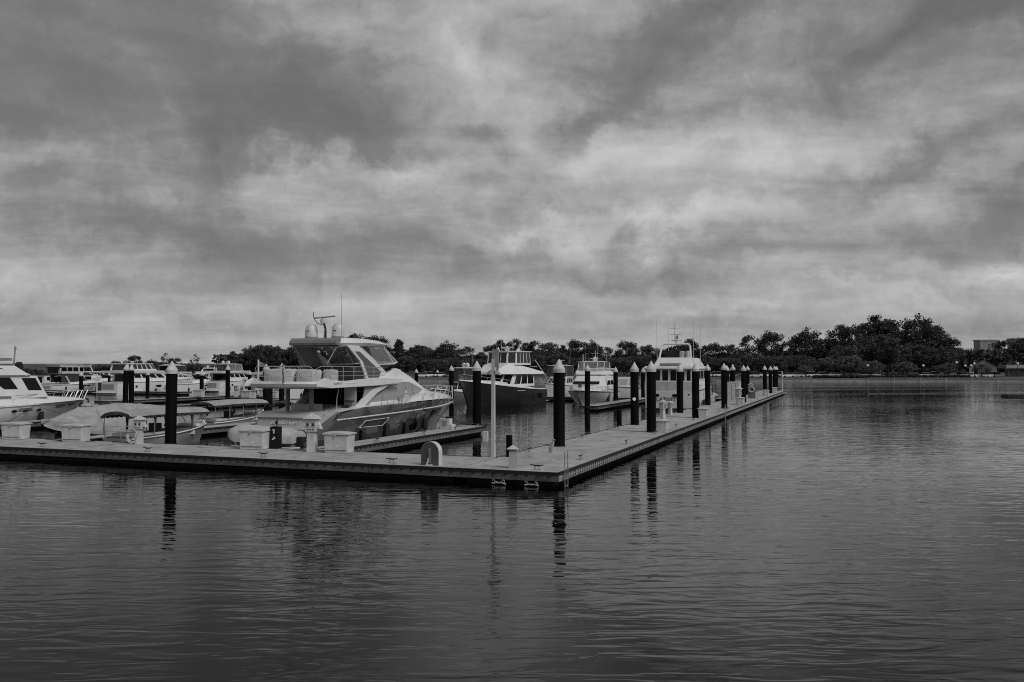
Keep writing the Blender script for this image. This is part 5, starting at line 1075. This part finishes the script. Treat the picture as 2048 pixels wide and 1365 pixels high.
# distant wood and undergrowth: one leafy mass each
def leafmass(name, x0, x1, Yd, dy, zf, n, m, s0=.5, s1=1.0, seed=1, zbase=1.2):
    r = random.Random(seed); V = []; Fc = []
    for _ in range(n):
        x = r.uniform(x0, x1); h_ = zf(x); y = Yd + r.uniform(-dy, dy); z = zbase + h_ * r.random() ** .7
        a = Vector((r.gauss(0, 1), r.gauss(0, 1), r.gauss(0, 1))).normalized(); b_ = a.cross(Vector((r.gauss(0, 1), r.gauss(0, 1), r.gauss(0, 1)))).normalized(); s = r.uniform(s0, s1); p = Vector((x, y, z)); i = len(V)
        V += [p - a * s, p + b_ * s * .7, p + a * s, p - b_ * s * .7]; Fc.append((i, i + 1, i + 2, i + 3))
    me = bpy.data.meshes.new(name); me.from_pydata([tuple(v) for v in V], [], Fc); me.materials.append(m); o = bpy.data.objects.new(name, me); COL.objects.link(o); o['kind'] = 'stuff'; return o
leafmass('background_wood', -125, 250, 362, 8, lambda x: 9 + 2 * sin(x * .11) + 1.5 * sin(x * .29), 26000, leaf_d, .6, 1.3, 3)
leafmass('left_shore_wood', -300, -110, 418, 6, lambda x: 3.2 + 1.2 * sin(x * .09) + .8 * sin(x * .23), 9000, leaf_d, .6, 1.1, 4, zbase=.6)
leafmass('hedge', 96, 146, 271.5, .8, lambda x: 1.0, 5000, leaf_d, .2, .4, 5, zbase=1.0)
# ---- parked cars
def car(m, kind=0):
    t = thing('parked_car', 'x', 'car'); H_ = 1.45 if kind == 0 else 1.8
    MB().loft([[(x, -.88, .3), (x, -.92, .62), (x, -.86, z), (x, .86, z), (x, .92, .62), (x, .88, .3)] for x, z in ((-2.25, .72), (-2.1, .9), (-1.0, .95), (.9, .93), (2.0, .78), (2.25, .6))]).build('body', m, t)
    g_ = [(-1.9 if kind else -1.6, .92), (1.25, .92), (.55, H_ - .04), (-.9 if not kind else -1.75, H_ - .02)]
    MB().frus([(x, -.80 + .1 * (z - .9), z) for x, z in g_], [(x, .80 - .1 * (z - .9), z) for x, z in g_]).build('window', glass, t)
    MB().frus([(-1.0 if not kind else -1.8, -.7, H_ - .05), (.6, -.7, H_ - .05), (.6, .7, H_ - .05), (-1.0 if not kind else -1.8, .7, H_ - .05)], [(-.9 if not kind else -1.7, -.62, H_), (.45, -.62, H_), (.45, .62, H_), (-.9 if not kind else -1.7, .62, H_)]).build('roof', m, t)
    for x in (-1.4, 1.4):
        for s in (-1, 1): MB().tube([(x, s * .72, .33), (x, s * .93, .33)], .33, 12).build('wheel', black, t)
    return t
cw = index(car(white)); cs = index(car(stripe, 1)); cd_ = index(car(offwhite, 1)); CG = 'cars parked along the far shore'
LM = [(845, 'white saloon', cw), (862, 'pale van', cd_), (881, 'white saloon', cw), (899, 'grey van', cs), (938, 'white saloon', cw), (1000, 'pale van', cd_), (1425, 'white saloon', cw), (1436, 'pale van', cd_), (1456, 'white saloon', cw), (1470, 'grey van', cs), (1497, 'white saloon', cw),
      (1511, 'pale van', cd_), (1532, 'white saloon', cw), (1549, 'pale van', cd_), (1575, 'white saloon', cw), (1594, 'white saloon', cw), (1625, 'pale van', cd_), (1642, 'grey van', cs), (1668, 'white saloon', cw), (1735, 'pale van', cd_), (1752, 'white saloon', cw), (1850, 'white saloon', cw), (1866, 'pale van', cd_), (1925, 'pale van', cd_), (1938, 'white saloon', cw), (1978, 'pale van', cd_), (1992, 'grey van', cs)]
used = set(); cnt = {}
for px, nm, src in LM:
    cnt[nm] = cnt.get(nm, 0) + 1
    ORD = LA + ['thirteenth', 'fourteenth', 'fifteenth']
    where = 'left of the dark-hulled yacht' if px < 950 else ('behind the right dock arm' if px < 1600 else 'right of the dock end')
    lab = '%s on the far shore %s, %s such from left' % (nm, where, ORD[cnt[nm] - 1]); Yd = 277 + R.uniform(-1.5, 2.5); p = at(px, Yd, 1.35 if Yd < 277 else 1.45)
    if src.name not in used: used.add(src.name); src.location = p; src.rotation_euler = (0, 0, R.choice([0, .5, 1.2, 2.6])); src['label'] = lab; src['group'] = CG
    else: copy_tree(src, p, R.choice([0, .4, 1.3, 2.7, 3.3]), lab, group=CG)
# ---- buildings
t = thing('gabled_house', 'pale gabled house among trees at the far right', 'house', at(1965, 300, 1.4), radians(-28))
m = MB(); m.frus([(-4.2, -4, 0), (4.2, -4, 0), (4.2, 6, 0), (-4.2, 6, 0)], [(-4.2, -4, 3.2), (4.2, -4, 3.2), (4.2, 6, 3.2), (-4.2, 6, 3.2)]); m.build('wall', offwhite, t)
MB().add([(-4.2, -4, 3.202), (4.2, -4, 3.202), (0, -4, 5.7), (-4.2, 6, 3.202), (4.2, 6, 3.202), (0, 6, 5.7)], [(0, 1, 2), (3, 5, 4), (0, 3, 4, 1), (1, 4, 5, 2), (0, 2, 5, 3)]).build('gable', offwhite, t, smooth=0)
for s in (-1, 1): MB().plate([(0, -4.6, 5.75), (s * 5, -4.6, 2.85), (s * 5, 6.6, 2.85), (0, 6.6, 5.75)], (0, 0, .18)).build('roof', roof_m, t)
for x in (-2, 1.6): MB().box(x - .5, x + .5, -4.05, -4.01, 1, 2.4).build('window', glass, t)
t = thing('shelter', 'low dark-roofed open shelter at the right edge', 'shelter', at(2035, 285, 1.4), 0)
m = MB(); m.frus([(-5.5, -3, 2.9), (9, -3, 2.9), (9, 3, 2.9), (-5.5, 3, 2.9)], [(-5, -2, 4.1), (8.5, -2, 4.1), (8.5, 2, 4.1), (-5, 2, 4.1)]); m.build('roof', roof_m, t); m = MB(); [m.box(x, x + .25, y, y + .25, 0, 2.9) for x in (-5, -1.5, 2, 5.5) for y in (-2.8, 2.6)]; m.build('post', bark, t); MB().box(-3, 7, .5, 2.4, 0, 2.6).build('inner_wall', wall_m, t)
def block(lab, px0, px1, yt, Yd, wins):
    a_, b_ = at(px0, Yd), at(px1, Yd); w = (b_.x - a_.x); h_ = zat(yt, Yd)
    t = thing('office_block', lab, 'building', (a_.x, Yd, 0), radians(-3)); MB().box(0, w, 0, 10, 0, h_).build('wall', wall_m, t); MB().box(-.4, w + .4, -.4, 10.4, h_ + .01, h_ + .8).build('parapet', stone_m, t)
    m = MB(); [m.box(x * w, x * w + w * .12, -.08, -.02, h_ * .62, h_ * .9) for x in wins]; m.build('window_bay', mat('recess', .1, .6), t)
block('plain grey flat-roofed block rising above the trees at far right', 1961, 1998, 682, 620, (.4,)); block('second grey block cut by the right edge of the photo', 2030, 2075, 679, 600, (.1, .5, .8))
# ---- globe lamps, flag pole
def lamp(px, yt, lab, multi=False, Yd=272):
    p = at(px, Yd); h_ = zat(yt, Yd) - 1.2; t = thing('street_lamp', lab, 'lamp', (p.x, Yd, 1.1), 0, 'globe lamps on the far shore')
    MB().tube([(0, 0, 0), (0, 0, h_)], .09, 6).build('pole', black, t)
    m = MB(); pts = [(0, 0, h_ + .3)] + ([(-1.0, 0, h_ - .35), (1.0, 0, h_ - .35), (-2.9, 0, h_ - .4)] if multi else [])
    for q in pts: MB().ball(q, .38, .38, .38, 10, 8).build('globe', inkl, t)
    if multi: MB().tube([(-2.9, 0, h_ - .75), (1.0, 0, h_ - .7)], .05, 5).build('arm', black, t)
lamp(1948, 729, 'five-globe lamp before the gabled house', True); lamp(1913, 727, 'single white globe lamp left of the gabled house'); lamp(2035, 729, 'single globe lamp above the dark-roofed shelter'); lamp(1846, 733, 'single globe lamp beneath the high right tree')
lamp(1735, 733, 'globe lamp under the low trees of the right grove'); lamp(875, 745, 'low globe lamp above the sea wall left of the pilings'); lamp(1465, 733, 'globe lamp above the thin far piling')
t = thing('flag_pole', 'white pole with a small pennant left of the big yacht', 'flag pole', at(517, 135, 0), 0); H_ = zat(720, 135)
MB().tube([(0, 0, 0), (0, 0, H_)], .13, 8).build('pole', white, t); m = MB(); m.loft([[(.12, 0, H_ - .25), (.12, .02, H_ - .95)], [(.6, .12, H_ - .45), (.6, .14, H_ - .95)], [(1.05, 0, H_ - .6), (1.05, .02, H_ - 1.0)]], closed=False, cap=False); m.build('pennant', stripe, t, smooth=0)
# children whose parent is a copied thing keep their own names; nothing else to do
